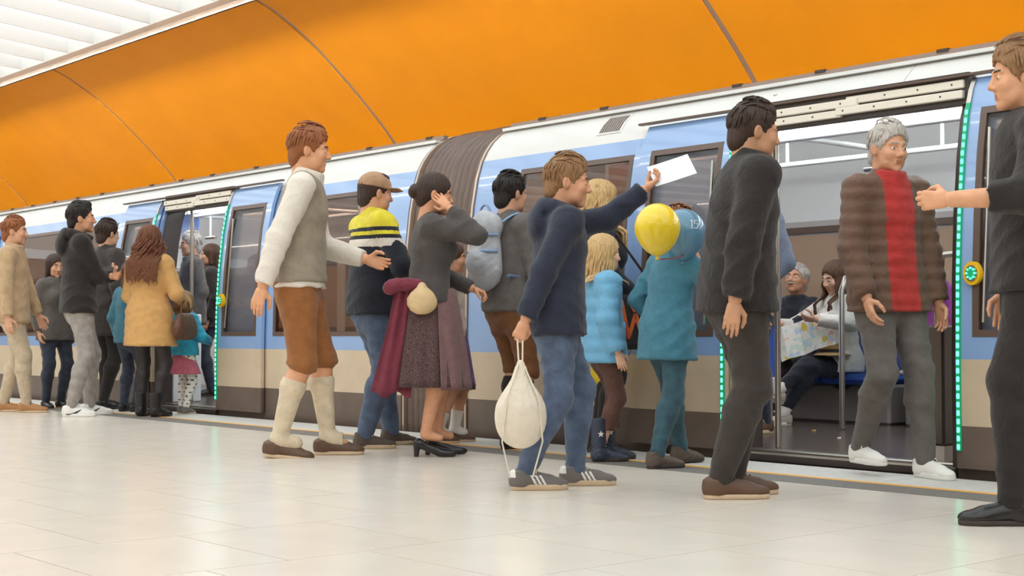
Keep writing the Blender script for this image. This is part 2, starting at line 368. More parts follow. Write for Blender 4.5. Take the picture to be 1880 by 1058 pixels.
def car(label, x0, x1, wins, doors, name='train_car'):
    root = empty(name, (0, 0, 0)); tag(root, label, 'train car')
    cols = []; cur = x0
    for (a, b_, t) in sorted([(a, b_, 'w') for a, b_ in wins]+[(a, b_, 'd') for a, b_ in doors]):
        if a > cur+1e-6: cols.append((cur, a, 's'))
        cols.append((a, b_, t)); cur = b_
    if x1 > cur: cols.append((cur, x1, 's'))
    for (a, b_, t) in cols:
        if t != 'd':
            shell(MB(), a, b_, -0.9, ZD, M_SKIRT).build('skirt_panel', root, smooth='auto')
            shell(MB(), a, b_, ZD, ZB0, M_SILV).build('silver_panel', root, smooth='auto')
        if t == 's': shell(MB(), a, b_, ZB0, ZBT, M_BLUE).build('blue_panel', root, smooth='auto')
        if t == 'w':
            shell(MB(), a, b_, ZB0, ZW0, M_BLUE).build('blue_panel', root, smooth='auto'); shell(MB(), a, b_, ZW1, ZBT, M_BLUE).build('blue_panel', root, smooth='auto')
            f = MB(); t_ = 0.035
            for q in ((a, b_, ZW0, ZW0+t_), (a, b_, ZW1-t_, ZW1), (a, a+t_, ZW0+t_, ZW1-t_), (b_-t_, b_, ZW0+t_, ZW1-t_)): shell(f, *q, M_FRAME, -0.003, 0.035)
            fr = f.build('window_frame', root, smooth='auto')
            shell(MB(), a+t_, b_-t_, ZW0+t_, ZW1-t_, M_PANE, 0.006, 0.006).build('window_pane', fr, smooth='auto')
        if t == 'd':
            shell(MB(), a, b_, -0.9, 0.02, M_SKIRT).build('skirt_panel', root, smooth='auto')
            s = MB(); s.box(a, b_, TY-0.035, TY+0.05, 0.0, 0.035, M_PILLAR); s.box(a, b_, TY+0.05, TY+0.13, 0.02, 0.056, M_STEEL, 0.006); s.box(a, b_, TY-0.03, TY+0.0, 0.035, 0.045, M_STEEL); s.build('door_sill', root)
            # door header: two overlapping white rails with bolts
            hd = MB(); m_ = (a+b_)/2; y = TY+0.10
            hd.box(a, b_, y+0.03, y+0.10, 1.87, 2.03, M_PILLAR)
            hd.build('header_backing', root)
            for (p, q, zz, yy) in ((a+0.02, m_+0.06, 1.935, 0.0), (m_-0.02, b_-0.02, 1.95, 0.012), (a+0.03, m_-0.05, 1.885, 0.006), (m_-0.08, b_-0.02, 1.895, 0.0)):
                r_ = MB(); r_.box(p, q, y+yy, y+yy+0.03, zz, zz+0.042, M_HEAD, 0.004)
                xb = p+0.05
                while xb < q: r_.box(xb-0.004, xb+0.004, y+yy-0.003, y+yy, zz+0.018, zz+0.026, M_SEAL); xb += 0.2
                r_.build('header_rail', root)
            for xs, sg in ((a, 1), (b_, -1)):
                pz = MB(); shell(pz, min(xs, xs+sg*0.05), max(xs, xs+sg*0.05), 0.04, 1.98, M_PILLAR, 0.03, 0.16); pz.build('door_post', root, smooth='auto')
            door_leaf(root, a-0.79, a-0.03, True); door_leaf(root, b_+0.02, b_+0.78, False)
            MB().box(a-0.85, b_+0.85, TY+0.10, TY+0.135, 2.005, 2.018, M_FRAME).build('drip_rail', root)
    # white cantrail, roof, gutter rail with dark clips
    edges = [x0]; xx_ = x0
    while xx_ < x1-0.1:
        xe = min(xx_+3.4, x1); shell(MB(), xx_+0.002, xe-0.002, ZBT, 2.20, M_WHITE).build('roof_panel', root, smooth='auto'); xx_ = xe
    r = MB(); n = 10; pts = [(TY+yo(z), z) for z in (2.20, 2.22, 2.25, 2.29, 2.31, 2.315)]
    pts += [(2*(TY+1.45)-y, z) for y, z in pts[::-1]]+[(TY+2.9-0.145, 1.93), (TY+2.9, 1.0), (TY+2.9, -0.9)]
    V = [(x, y, z) for x in (x0, x1) for y, z in pts]; m_ = len(pts)
    r.add(V, [(i, m_+i, m_+i+1, i+1) for i in range(m_-1)], mat('roof_grey', (176, 170, 166), 0.45)); r.build('roof', root, smooth='auto')
    g = MB(); g.box(x0, x1, TY+0.40, TY+0.44, 2.19, 2.222, mat('gutter_brown', (150, 128, 116), 0.45)); g.build('gutter_rail', root)
    xx_ = x0+0.3
    while xx_ < x1:
        MB().box(xx_, xx_+0.07, TY+0.393, TY+0.43, 2.212, 2.229, M_SEAL).build('gutter_clip', root); xx_ += random.choice((0.62, 0.8, 1.15))
    # interior shell
    i = MB(); i.box(x0, x1, TY+0.13, 9.1, 0.0, 0.05, M_CFLOOR); i.build('car_floor', root)
    i = MB(); i.box(x0, x1, TY+0.32, 9.0, 2.16, 2.18, M_CCEIL); i.build('car_ceiling', root)
    c_ = MB()
    P = [(9.12, 0.05), (9.12, 0.74)]; Q = [(9.12, 1.55), (9.10, 1.62), (9.02, 1.78), (8.88, 1.95), (8.72, 2.08), (8.60, 2.16)]
    for L_ in (P, Q):
        V = [(x, y, z) for x in (x0, x1) for y, z in L_]; m_ = len(L_)
        c_.add(V, [(k, k+1, m_+k+1, m_+k) for k in range(m_-1)], M_CWALL if L_ is P else M_CCEIL)
    c_.build('far_wall', root, smooth='auto')
    xx_ = x0
    while xx_ < x1-0.05:
        xe = min(xx_+1.5, x1)
        q = MB(); q.box(xx_, xx_+0.16, 9.10, 9.14, 0.74, 1.55, M_CWALL); q.box(xx_, xe, 9.105, 9.13, 1.50, 1.55, M_FRAME); q.box(xx_, xe, 9.105, 9.13, 0.74, 0.79, M_FRAME); q.build('window_pillar', root)
        MB().box(xx_+0.16, xe, 9.125, 9.135, 0.79, 1.50, mat('far_pane', (176, 148, 124), 0.3, spec=0.4)).build('far_window_pane', root); xx_ = xe
    for yy, zz in ((8.22, 2.155), (7.15, 2.155)):
        xx_ = x0+0.1
        while xx_ < x1-0.3:
            xe = min(xx_+1.9, x1-0.1); MB().box(xx_, xe-0.04, yy-0.06, yy+0.06, zz-0.025, zz, M_LIGHT, 0.008).build('ceiling_light', root); xx_ = xe
    for xe in (x0, x1):
        MB().box(xe-0.02, xe+0.02, TY+0.12, TY+0.75, 0.0, 1.78, M_CWALL).build('end_wall', root); MB().box(xe-0.02, xe+0.02, 8.45, 9.12, 0.0, 2.16, M_CWALL).build('end_wall', root)
    return root
car2 = car('blue and white train car with wide open doorway showing seated passengers', -7.72, 4.0, [(-7.27, -6.20), (-2.95, -1.6), (1.2, 2.4)], [(-5.31, -3.88), (-0.7, 0.73)])
car1 = car('blue and white train car beyond the ribbed gangway, its doorway open', -24.0, -8.50, [(-10.30, -9.0), (-14.45, -13.42), (-16.3, -14.68), (-21.5, -20.2), (-23.4, -22.2)], [(-12.47, -11.19), (-18.6, -17.3)])
# gangway: rows of rubber folds
gb = empty('gangway_bellows', (0, 0, 0)); gb.parent = car2
zsb = [z for z in np.concatenate([np.linspace(-0.5, 1.7, 12), PR[8:, 0]])]
for k in range(11):
    xc = -8.42+0.068*k; path = []
    for z in sorted(set(zsb)): path.append((xc, TY+yo(z)+0.05, z-0.02))
    wv = 0.033
    b = MB(); b.tube(path, wv if k % 5 else 0.040, M_BELL, 8, sq=1.4); b.build('bellows_fold', gb, smooth=True)
bk = MB(); shell(bk, -8.46, -7.72, -0.6, 2.30, M_SEAL, 0.09, 0.03); bk.build('bellows_lining', gb, smooth='auto')
for xq in (-8.47, -7.745):
    bk = MB(); shell(bk, xq, xq+0.02, -0.4, 2.19, mat('gangway_frame', (196, 176, 160), 0.3, metal=0.6), -0.012, 0.06); bk.build('gangway_frame', gb, smooth='auto')
gf = MB(); gf.box(-8.46, -7.72, TY+0.3, 8.9, 0.0, 0.05, M_CFLOOR); gf.build('gangway_floor', gb)
# vent grille on the roof edge
vg = MB(); xg = -6.62
shell(vg, xg, xg+0.22, 2.0, 2.14, M_WHITE, -0.004, 0.01); vo = vg.build('vent_panel', car2, smooth='auto')
for k in range(9):
    x = xg+0.02+k*0.021; shell(MB(), x, x+0.011, 2.015, 2.125, M_FRAME, -0.008, 0.008).build('vent_slot', vo)

# ---- inside the right-hand car: seats, rails, partitions (all fixed to the car)
def rail(pts, r=0.017, nm='handrail', par=car2, mt=None): return MB().tube(pts, r, mt or M_STEEL, 10).build(nm, par, smooth='auto')
def bench(par, x0, x1, n):
    w = (x1-x0)/n
    b = MB(); b.box(x0, x1, 8.72, 9.1, 0.05, 0.34, M_SHELL, 0.02); bo = b.build('bench_base', par)
    for k in range(n):
        a = x0+k*w
        c = MB(); c.box(a+0.012, a+w-0.012, 8.55, 9.02, 0.34, 0.42, M_SEAT, 0.035); c.build('seat_cushion', bo)
        V = []; F = []
        zz = np.linspace(0.42, 0.93, 9)
        prof_ = [(9.0-0.02*math.sin((z-0.42)*5), z) for z in zz]
        c = MB(); hw = w/2-0.02; xc = a+w/2
        wid = [hw*(1 if z < 0.8 else math.sqrt(max(0.05, 1-((z-0.8)/0.14)**2))) for z in zz]
        for s_ in (0, 0.07):
            for (y, z), ww in zip(prof_, wid): V += [(xc-ww, y+s_, z), (xc+ww, y+s_, z)]
        m_ = len(zz)*2
        for i_ in range(len(zz)-1):
            q = i_*2; F += [(q, q+1, q+3, q+2), (m_+q+1, m_+q, m_+q+2, m_+q+3), (q, q+2, m_+q+2, m_+q), (q+1, m_+q+1, m_+q+3, q+3)]
        F += [(m_-2, m_-1, 2*m_-1, 2*m_-2)]
        c.add(V, F, M_SEAT); c.build('seat_back', bo)
bench(car2, -7.42, -5.92, 3)
# cross seat beside the doorway (its rounded blue back shows)
cs = MB(); xs = -6.05
ang = np.linspace(0, math.pi, 9); V = []; F = []
outl = [(7.12, 0.42)]+[(7.345-0.225*math.cos(a), 0.66+0.13*math.sin(a)) for a in ang]+[(7.57, 0.42)]
for xo in (0, 0.06): V += [(xs+xo, y, z) for y, z in outl]
m_ = len(outl); F = [tuple(range(m_)), tuple(range(m_, 2*m_))[::-1]]+[(k, (k+1) % m_, m_+(k+1) % m_, m_+k)[::-1] for k in range(m_)]
cs.add(V, F, M_SEAT); cs.box(xs-0.42, xs, 7.12, 7.57, 0.36, 0.43, M_SEAT, 0.03); cso = cs.build('cross_seat', car2)
b = MB(); b.box(xs-0.40, xs+0.04, 7.15, 7.54, 0.05, 0.36, M_SHELL, 0.02); b.build('seat_base', cso)
rail([(-5.93, 7.02, 0.05), (-5.93, 7.02, 1.9)], 0.018, 'grab_pole')
MB().box(-5.99, -5.94, 7.05, 7.5, 0.30, 0.42, mat('grey_plate', (196, 196, 196), 0.4), 0.01).build('seat_plate', car2)
# glass screen and poles right of the bench
rail([(-5.86, 8.08, 0.06), (-5.86, 8.08, 1.00), (-5.855, 8.12, 1.09), (-5.85, 8.22, 1.12), (-5.85, 9.1, 1.12)], 0.020, 'screen_pole')
MB().box(-5.866, -5.854, 8.11, 9.08, 0.40, 1.06, M_CLEAR).build('screen_glass', car2)
MB().box(-5.80, -4.55, 8.72, 9.1, 0.05, 0.42, M_SHELL, 0.02).build('locker', car2)
MB().box(-5.80, -4.55, 8.66, 9.1, 0.42, 0.45, M_CWALL, 0.01).build('locker_top', car2)
MB().box(-4.5, -3.6, 8.95, 9.1, 0.05, 1.85, mat('door_grey', (150, 142, 134), 0.35), 0.01).build('far_door', car2)
# draught screen by the right door post: dark box with handrail
MB().box(-4.15, -4.06, TY+0.16, TY+0.28, 0.13, 0.75, mat('screen_box', (96, 86, 80), 0.25, metal=0.5), 0.012).build('door_pillar_box', car2)
MB().box(-4.153, -4.057, TY+0.157, TY+0.283, 0.05, 0.13, M_STEEL).build('pillar_foot', car2)
rail([(-4.135, TY+0.22, 0.74), (-4.135, TY+0.22, 1.05), (-4.12, TY+0.22, 1.09), (-4.08, TY+0.22, 1.115), (-3.93, TY+0.22, 1.12)], 0.016, 'grab_handle')
rail([(-5.22, TY+0.28, 0.05), (-5.22, TY+0.28, 2.1)], 0.018, 'grab_pole')
# overhead rails
M_WRAIL = mat('overhead_rail_white', (238, 240, 240), 0.3)
def orail(x0, x1, par):
    for yy in (7.35, 8.45): rail([(x0, yy, 1.96), (x1, yy, 1.96)], 0.02, 'overhead_rail', par, M_WRAIL)
    x = x0+0.02
    while x <= x1: rail([(x, 7.35, 1.96), (x, 8.45, 1.96)], 0.018, 'cross_rail', par, M_WRAIL); x += 1.55
    x = x0+0.6
    while x < x1:
        for yy in (7.35, 8.45):
            rail([(x, yy, 1.96), (x, yy, 2.16)], 0.014, 'rail_hanger', par, M_WRAIL)
        x += 1.3
    for k in range(int((x1-x0)/0.9)):
        x = x0+0.35+0.9*k; rail([(x, 7.35, 1.96), (x, 7.35, 1.72)], 0.012, 'hang_strap', par, M_WRAIL); rail([(x-0.10, 7.35, 1.715), (x+0.10, 7.35, 1.715)], 0.016, 'hang_grip', par)
orail(-7.2, -3.0, car2); orail(-13.6, -9.0, car1)
# inside the left-hand car
rail([(-12.35, TY+0.35, 0.05), (-12.35, TY+0.35, 2.1)], 0.02, 'grab_pole', car1)
MB().box(-12.46, -12.42, TY+0.2, TY+0.5, 0.05, 0.9, mat('partition_white', (232, 234, 236), 0.3), 0.01).build('draught_screen', car1)
pm = bpy.data.materials.new('poster_print'); pm.use_nodes = True; nt = pm.node_tree; pb = nt.nodes['Principled BSDF']; pb.inputs['Roughness'].default_value = 0.4
t_ = nt.nodes.new('ShaderNodeTexCoord'); g_ = nt.nodes.new('ShaderNodeSeparateXYZ'); rr_ = nt.nodes.new('ShaderNodeValToRGB'); nz = nt.nodes.new('ShaderNodeTexNoise'); nz.inputs['Scale'].default_value = 3; ad = nt.nodes.new('ShaderNodeMath'); ad.operation = 'MULTIPLY_ADD'; ad.inputs[1].default_value = 0.45
nt.links.new(t_.outputs['Generated'], g_.inputs[0]); nt.links.new(t_.outputs['Generated'], nz.inputs['Vector']); nt.links.new(nz.outputs[0], ad.inputs[0]); nt.links.new(g_.outputs[2], ad.inputs[2]); nt.links.new(ad.outputs[0], rr_.inputs[0])
for p_, c_ in ((0.30, (226, 214, 206)), (0.55, (190, 178, 196)), (0.75, (96, 140, 208)), (1.0, (52, 96, 178))):
    e_ = rr_.color_ramp.elements.new(p_) if p_ not in (0.30, 1.0) else rr_.color_ramp.elements[0 if p_ == 0.30 else -1]
    e_.position = p_; e_.color = (*lin(c_), 1)
nt.links.new(rr_.outputs[0], pb.inputs['Base Color'])
pq = hy(342, 425, 8.0)
MB().box(pq[0]-0.28, pq[0]+0.28, 8.0, 8.02, pq[2]-0.16, pq[2]+0.20, pm).build('poster', car1)
rail([(pq[0], 8.01, pq[2]+0.2), (pq[0], 8.01, 2.16)], 0.012, 'poster_hanger', car1)
bench(car1, -12.9, -10.2, 4)
# ================================================================== PEOPLE: distance-field sculpting kit
f32 = np.float32
def nrm_(v):
    v = np.asarray(v, float); return v/(np.linalg.norm(v)+1e-12)
class Field:
    def __init__(s, lo, hi, res):
        s.lo = np.array(lo, float); s.res = res
        n = np.maximum(4, np.ceil((np.array(hi)-s.lo)/res).astype(int)+1); s.n = n
        s.ax = [(s.lo[i]+res*np.arange(n[i])).astype(f32) for i in range(3)]
        s.D = np.full(n, 1.0, f32)
    def reg(s, lo, hi):
        sl = []
        for i in range(3):
            a = int(np.floor((lo[i]-s.lo[i])/s.res)); b = int(np.ceil((hi[i]-s.lo[i])/s.res))+1
            a = max(0, min(a, s.n[i])); b = max(0, min(b, s.n[i]))
            if b <= a: return None
            sl.append(slice(a, b))
        return tuple(sl)
    def pts(s, sl):
        return s.ax[0][sl[0]][:, None, None], s.ax[1][sl[1]][None, :, None], s.ax[2][sl[2]][None, None, :]
    def mix(s, sl, d, k, op):
        A = s.D[sl]
        if op == 'u':
            if k > 0:
                h = np.maximum(k-np.abs(A-d), 0)/k; s.D[sl] = np.minimum(A, d)-h*h*k*0.25
            else: s.D[sl] = np.minimum(A, d)
        else:
            d = -d
            if k > 0:
                h = np.maximum(k-np.abs(A-d), 0)/k; s.D[sl] = np.maximum(A, d)+h*h*k*0.25
            else: s.D[sl] = np.maximum(A, d)
    def cone(s, a, b, ra, rb, k=0.02, flat=None, fs=1.0, cap=None, op='u'):
        a = np.asarray(a, float); b = np.asarray(b, float); R = max(ra, rb)+k+2.5*s.res
        sl = s.reg(np.minimum(a, b)-R, np.maximum(a, b)+R)
        if sl is None: return
        X, Y, Z = s.pts(sl); v = b-a; L2 = float(v @ v)+1e-12
        px, py, pz = X-f32(a[0]), Y-f32(a[1]), Z-f32(a[2])
        t = (px*f32(v[0])+py*f32(v[1])+pz*f32(v[2]))/f32(L2); h = np.clip(t, 0, 1)
        dx, dy, dz = px-h*f32(v[0]), py-h*f32(v[1]), pz-h*f32(v[2])
        q = dx*dx+dy*dy+dz*dz; m = 1.0
        if flat is not None:
            g = dx*f32(flat[0])+dy*f32(flat[1])+dz*f32(flat[2]); q = q+g*g*f32(1/fs**2-1); m = 0.5*(1+fs)
        d = (np.sqrt(q)-(ra+h*(rb-ra)))*f32(m)
        if cap is not None:   # flat end at b
            L = math.sqrt(L2); d = np.maximum(d, (t-1)*f32(L)+f32(cap))
        s.mix(sl, d.astype(f32), k, op)
    def ell(s, c, r, R=None, k=0.02, op='u'):
        c = np.asarray(c, float); r = np.asarray(r, float); M = max(r)+k+2.5*s.res
        sl = s.reg(c-M, c+M)
        if sl is None: return
        X, Y, Z = s.pts(sl); p = [X-f32(c[0]), Y-f32(c[1]), Z-f32(c[2])]
        if R is not None: p = [p[0]*f32(R[i][0])+p[1]*f32(R[i][1])+p[2]*f32(R[i][2]) for i in range(3)]
        q = (p[0]/f32(r[0]))**2+(p[1]/f32(r[1]))**2+(p[2]/f32(r[2]))**2
        q2 = (p[0]/f32(r[0]**2))**2+(p[1]/f32(r[1]**2))**2+(p[2]/f32(r[2]**2))**2
        k0 = np.sqrt(q); d = k0*(k0-1)/np.maximum(np.sqrt(q2), 1e-6)
        s.mix(sl, d.astype(f32), k, op)
    def plane(s, p, n):     # keep the side the normal points away from
        X, Y, Z = s.ax[0][:, None, None], s.ax[1][None, :, None], s.ax[2][None, None, :]; n = nrm_(n)
        s.D = np.maximum(s.D, ((X-p[0])*n[0]+(Y-p[1])*n[1]+(Z-p[2])*n[2]).astype(f32))
    def fold(s, amp, fx, fz, ph=0.0):
        X, Y, Z = s.ax[0][:, None, None], s.ax[1][None, :, None], s.ax[2][None, None, :]
        A = np.sin(fz*Z+2.4*np.sin(fx*X+ph)+2.1*np.sin(fx*0.9*Y+2*ph+3*Z)); B = np.sin(0.6*fz*Z+1.6*fx*(X-0.7*Y)+ph*3)
        m = 0.55+0.45*np.sin(0.23*fz*Z+fx*0.5*(X+Y)+ph)
        s.D = s.D+(amp*(0.7-1.6*(1-np.abs(A))**1.6*m-0.5*B*(1-m))).astype(f32)
    def quilt(s, amp, step, z0=0.0):
        Z = s.ax[2][None, None, :]; s.D = s.D-(amp*np.abs(np.sin(math.pi*(Z-z0)/step))).astype(f32)
    def mesh(s):
        D = s.D; inside = D < 0; n = D.shape
        c = np.zeros((n[0]-1, n[1]-1, n[2]-1), np.int8)
        for i in (0, 1):
            for j in (0, 1):
                for k in (0, 1): c += inside[i:n[0]-1+i, j:n[1]-1+j, k:n[2]-1+k]
        act = (c > 0) & (c < 8); idx = np.full(act.shape, -1, np.int64); cells = np.argwhere(act); idx[act] = np.arange(len(cells))
        if not len(cells): return np.zeros((0, 3)), np.zeros((0, 4), int)
        acc = np.zeros((len(cells), 3)); cnt = np.zeros(len(cells))
        ci, cj, ck = cells.T
        cor = [(i, j, k) for i in (0, 1) for j in (0, 1) for k in (0, 1)]
        val = {q: D[ci+q[0], cj+q[1], ck+q[2]] for q in cor}
        for a in cor:
            for ax in range(3):
                if a[ax]: continue
                b = list(a); b[ax] = 1; b = tuple(b); va, vb = val[a], val[b]; m = (va < 0) != (vb < 0)
                t = np.where(m, va/(va-vb+1e-20), 0); p = np.zeros((len(cells), 3)); p[:] = a; p[:, ax] = t
                acc[m] += p[m]; cnt[m] += 1
        V = s.lo+s.res*(cells+acc/np.maximum(cnt, 1)[:, None])
        Fs = []
        for ax in range(3):
            o1, o2 = [(1, 2), (2, 0), (0, 1)][ax]
            sa = [slice(1, n[i]-1) for i in range(3)]; sb = list(sa); sa[ax] = slice(0, n[ax]-1); sb[ax] = slice(1, n[ax])
            A = inside[tuple(sa)]; B = inside[tuple(sb)]
            off = np.array([1, 1, 1]); off[ax] = 0
            for cond, flip in ((A & ~B, False), (~A & B, True)):
                e = np.argwhere(cond)+off
                if not len(e): continue
                q = []
                for d1, d2 in ((0, 0), (-1, 0), (-1, -1), (0, -1)):
                    g = e.copy(); g[:, o1] += d1; g[:, o2] += d2; q.append(idx[g[:, 0], g[:, 1], g[:, 2]])
                q = np.stack(q, 1); Fs.append(q[:, ::-1] if flip else q)
        F = np.concatenate(Fs); F = F[(F >= 0).all(1)]
        return V, F
def link_mesh(name, V, F, mats, parent=None, paint=None, mi=None, smooth=True):
    me = bpy.data.meshes.new(name); V = np.asarray(V, float)
    me.vertices.add(len(V)); me.vertices.foreach_set('co', V.astype(f32).ravel())
    F = np.asarray(F); n, w = F.shape
    me.loops.add(n*w); me.loops.foreach_set('vertex_index', F.astype(np.int32).ravel())
    me.polygons.add(n); me.polygons.foreach_set('loop_start', np.arange(0, n*w, w, dtype=np.int32)); me.polygons.foreach_set('loop_total', np.full(n, w, np.int32))
    for m in (mats if isinstance(mats, (list, tuple)) else [mats]): me.materials.append(m)
    if paint is not None: mi = paint(V[F].mean(1))
    if mi is not None: me.polygons.foreach_set('material_index', np.asarray(mi, np.int32))
    me.polygons.foreach_set('use_smooth', np.ones(n, bool)); me.update(calc_edges=True); me.validate()
    o = bpy.data.objects.new(name, me); COL.objects.link(o)
    if parent is not None: o.parent = parent
    return o
def rotm(ax, deg):
    a = math.radians(deg); c, s_ = math.cos(a), math.sin(a)
    return {'x': np.array([[1,0,0],[0,c,-s_],[0,s_,c]]), 'y': np.array([[c,0,s_],[0,1,0],[-s_,0,c]]), 'z': np.array([[c,-s_,0],[s_,c,0],[0,0,1]])}[ax]

# ---- shared pieces --------------------------------------------------------
def make_hand(curl, spread=0.0, thumb=0.5):
    F = Field((-0.075, -0.035, -0.10), (0.06, 0.215, 0.035), 0.0045)
    F.cone((0, -0.03, 0), (0, 0.03, 0), 0.025, 0.027, 0.01, flat=(0, 0, 1), fs=0.72)
    kn = [(-0.029, 0.088), (-0.0095, 0.093), (0.0105, 0.089), (0.029, 0.079)]
    for x, y in kn: F.cone((x*0.55, 0.02, 0), (x, y, 0.001), 0.016, 0.0115, 0.014)
    for i, ((x, y), L) in enumerate(zip(kn, (0.072, 0.080, 0.074, 0.058))):
        p = np.array([x, y, 0.001]); a = math.radians(curl*(0.75+0.08*i)); sp = spread*(i-1.5)*0.12
        for j, fr in enumerate((0.45, 0.31, 0.24)):
            d = np.array([math.sin(sp)*math.cos(a), math.cos(a)*math.cos(sp), -math.sin(a)]); q = p+d*L*fr
            F.cone(p, q, 0.0096-0.0009*j, 0.0088-0.0009*j, 0.004); p = q; a += math.radians(curl*(1.0 if j == 0 else 0.75))
    d1 = nrm_((-0.75, 0.62, -0.25-0.5*thumb)); p = np.array([-0.022, 0.02, -0.004]); q = p+d1*0.048
    F.cone(p, q, 0.017, 0.0125, 0.012); d2 = nrm_((-0.25+0.35*thumb, 0.85, -0.25-0.45*thumb)); r = q+d2*0.034; F.cone(q, r, 0.0118, 0.0105, 0.005)
    d3 = nrm_((0.05+0.35*thumb, 0.85, -0.25-0.4*thumb)); F.cone(r, r+d3*0.026, 0.0105, 0.0085, 0.005)
    return F.mesh()
HANDS = {k: make_hand(*v) for k, v in dict(relaxed=(22, 0.3, 0.4), flat=(6, 0.5, 0.1), grip=(68, 0.0, 1.0), hold=(45, 0.2, 0.9)).items()}

def make_head(fem=0.0, child=0.0, old=0.0):
    F = Field((-0.1, -0.135, -0.20), (0.1, 0.145, 0.155), 0.0046)
    F.ell((0, -0.012, 0.042), (0.0765, 0.098, 0.088), k=0)
    F.ell((0, 0.026, -0.022), (0.064-0.004*fem+0.004*child, 0.070, 0.084-0.010*child), k=0.03)
    F.cone((-0.030, 0.04, -0.066), (0.030, 0.04, -0.066), 0.030-0.003*fem, 0.030-0.003*fem, 0.025)
    F.ell((0, 0.072, -0.093+0.012*child), (0.022-0.004*fem, 0.020, 0.019), k=0.022)
    for sx in (-1, 1):
        F.ell((sx*0.038, 0.066, -0.020), (0.024, 0.022, 0.024), k=0.022)           # cheek
        F.ell((sx*0.032, 0.098, 0.008), (0.019, 0.014, 0.0125), k=0.014, op='s')    # socket
        F.cone((sx*0.012, 0.090, 0.030), (sx*0.045, 0.078, 0.029), 0.010-0.003*fem, 0.008, 0.012)  # brow
        F.ell((sx*0.032, 0.0805, 0.008), (0.0145, 0.0125, 0.0125), k=0.003)         # lid and eyeball
        e = rotm('y', sx*8) @ rotm('z', sx*22)
        F.ell((sx*0.079, -0.008, -0.002), (0.009, 0.021, 0.031), e.T, k=0.008)      # ear
        F.ell((sx*0.088, 0.000, 0.003), (0.006, 0.010, 0.016), e.T, k=0.006, op='s')
    F.cone((0, 0.088, 0.024), (0, 0.109-0.006*child, -0.022), 0.0085, 0.0115, 0.012)   # nose
    F.ell((0, 0.1085-0.006*child, -0.024), (0.0115, 0.0105, 0.0095), k=0.008)
    for sx in (-1, 1): F.ell((sx*0.0115, 0.098, -0.028), (0.0085, 0.010, 0.0075), k=0.006)
    F.cone((-0.017, 0.0855, -0.0545), (0.017, 0.0855, -0.0545), 0.0068, 0.0068, 0.008)   # lips
    F.cone((-0.015, 0.084, -0.066), (0.015, 0.084, -0.066), 0.0078, 0.0078, 0.009)
    F.cone((-0.022, 0.096, -0.060), (0.022, 0.096, -0.060), 0.0022, 0.0022, 0.004, op='s')
    F.cone((0, -0.030, -0.05), (0, -0.038, -0.19), 0.056-0.008*fem-0.006*child, 0.058-0.008*fem-0.006*child, 0.03)
    if old: F.fold(0.0012, 60, 190)
    return F.mesh()
HEADS = {k: make_head(*v) for k, v in dict(m=(0, 0), f=(1, 0), c=(0.7, 1), o=(0, 0, 1)).items()}
SKIN_L, LIP_L, BROW_L = {}, {}, {}
def skin_mats(tone, brow=(70, 48, 34)):
    key = '%d_%d_%d' % tone
    s_ = mat('skin_'+key, tone, 0.5, var=0.05, vscale=30, bump=0.03, bscale=200)
    l_ = mat('lips_'+key, (int(tone[0]*0.88), int(tone[1]*0.74), int(tone[2]*0.72)), 0.4)
    b_ = mat('brow_%d_%d_%d' % brow, brow, 0.7)
    return [s_, l_, b_, mat('eye_white', (232, 228, 222), 0.2), mat('iris_dark', (52, 38, 30), 0.15)]
def paint_head(C):
    x, y, z = np.abs(C[:, 0]), C[:, 1], C[:, 2]; m = np.zeros(len(C), int)
    m[(y > 0.074) & (x < 0.019-0.25*np.abs(z+0.060)) & (z > -0.0705) & (z < -0.0505)] = 1
    bz = 0.033-0.10*np.maximum(x-0.030, 0)
    m[(y > 0.06) & (x > 0.013) & (x < 0.049) & (np.abs(z-bz) < 0.0052)] = 2
    ex, ez = (x-0.032)/0.0125, (z-0.0070)/0.0048
    m[(y > 0.07) & (ex*ex+ez*ez < 1)] = 3
    m[(y > 0.07) & ((x-0.032)**2+(z-0.0070)**2 < 0.0050**2)] = 4
    return m
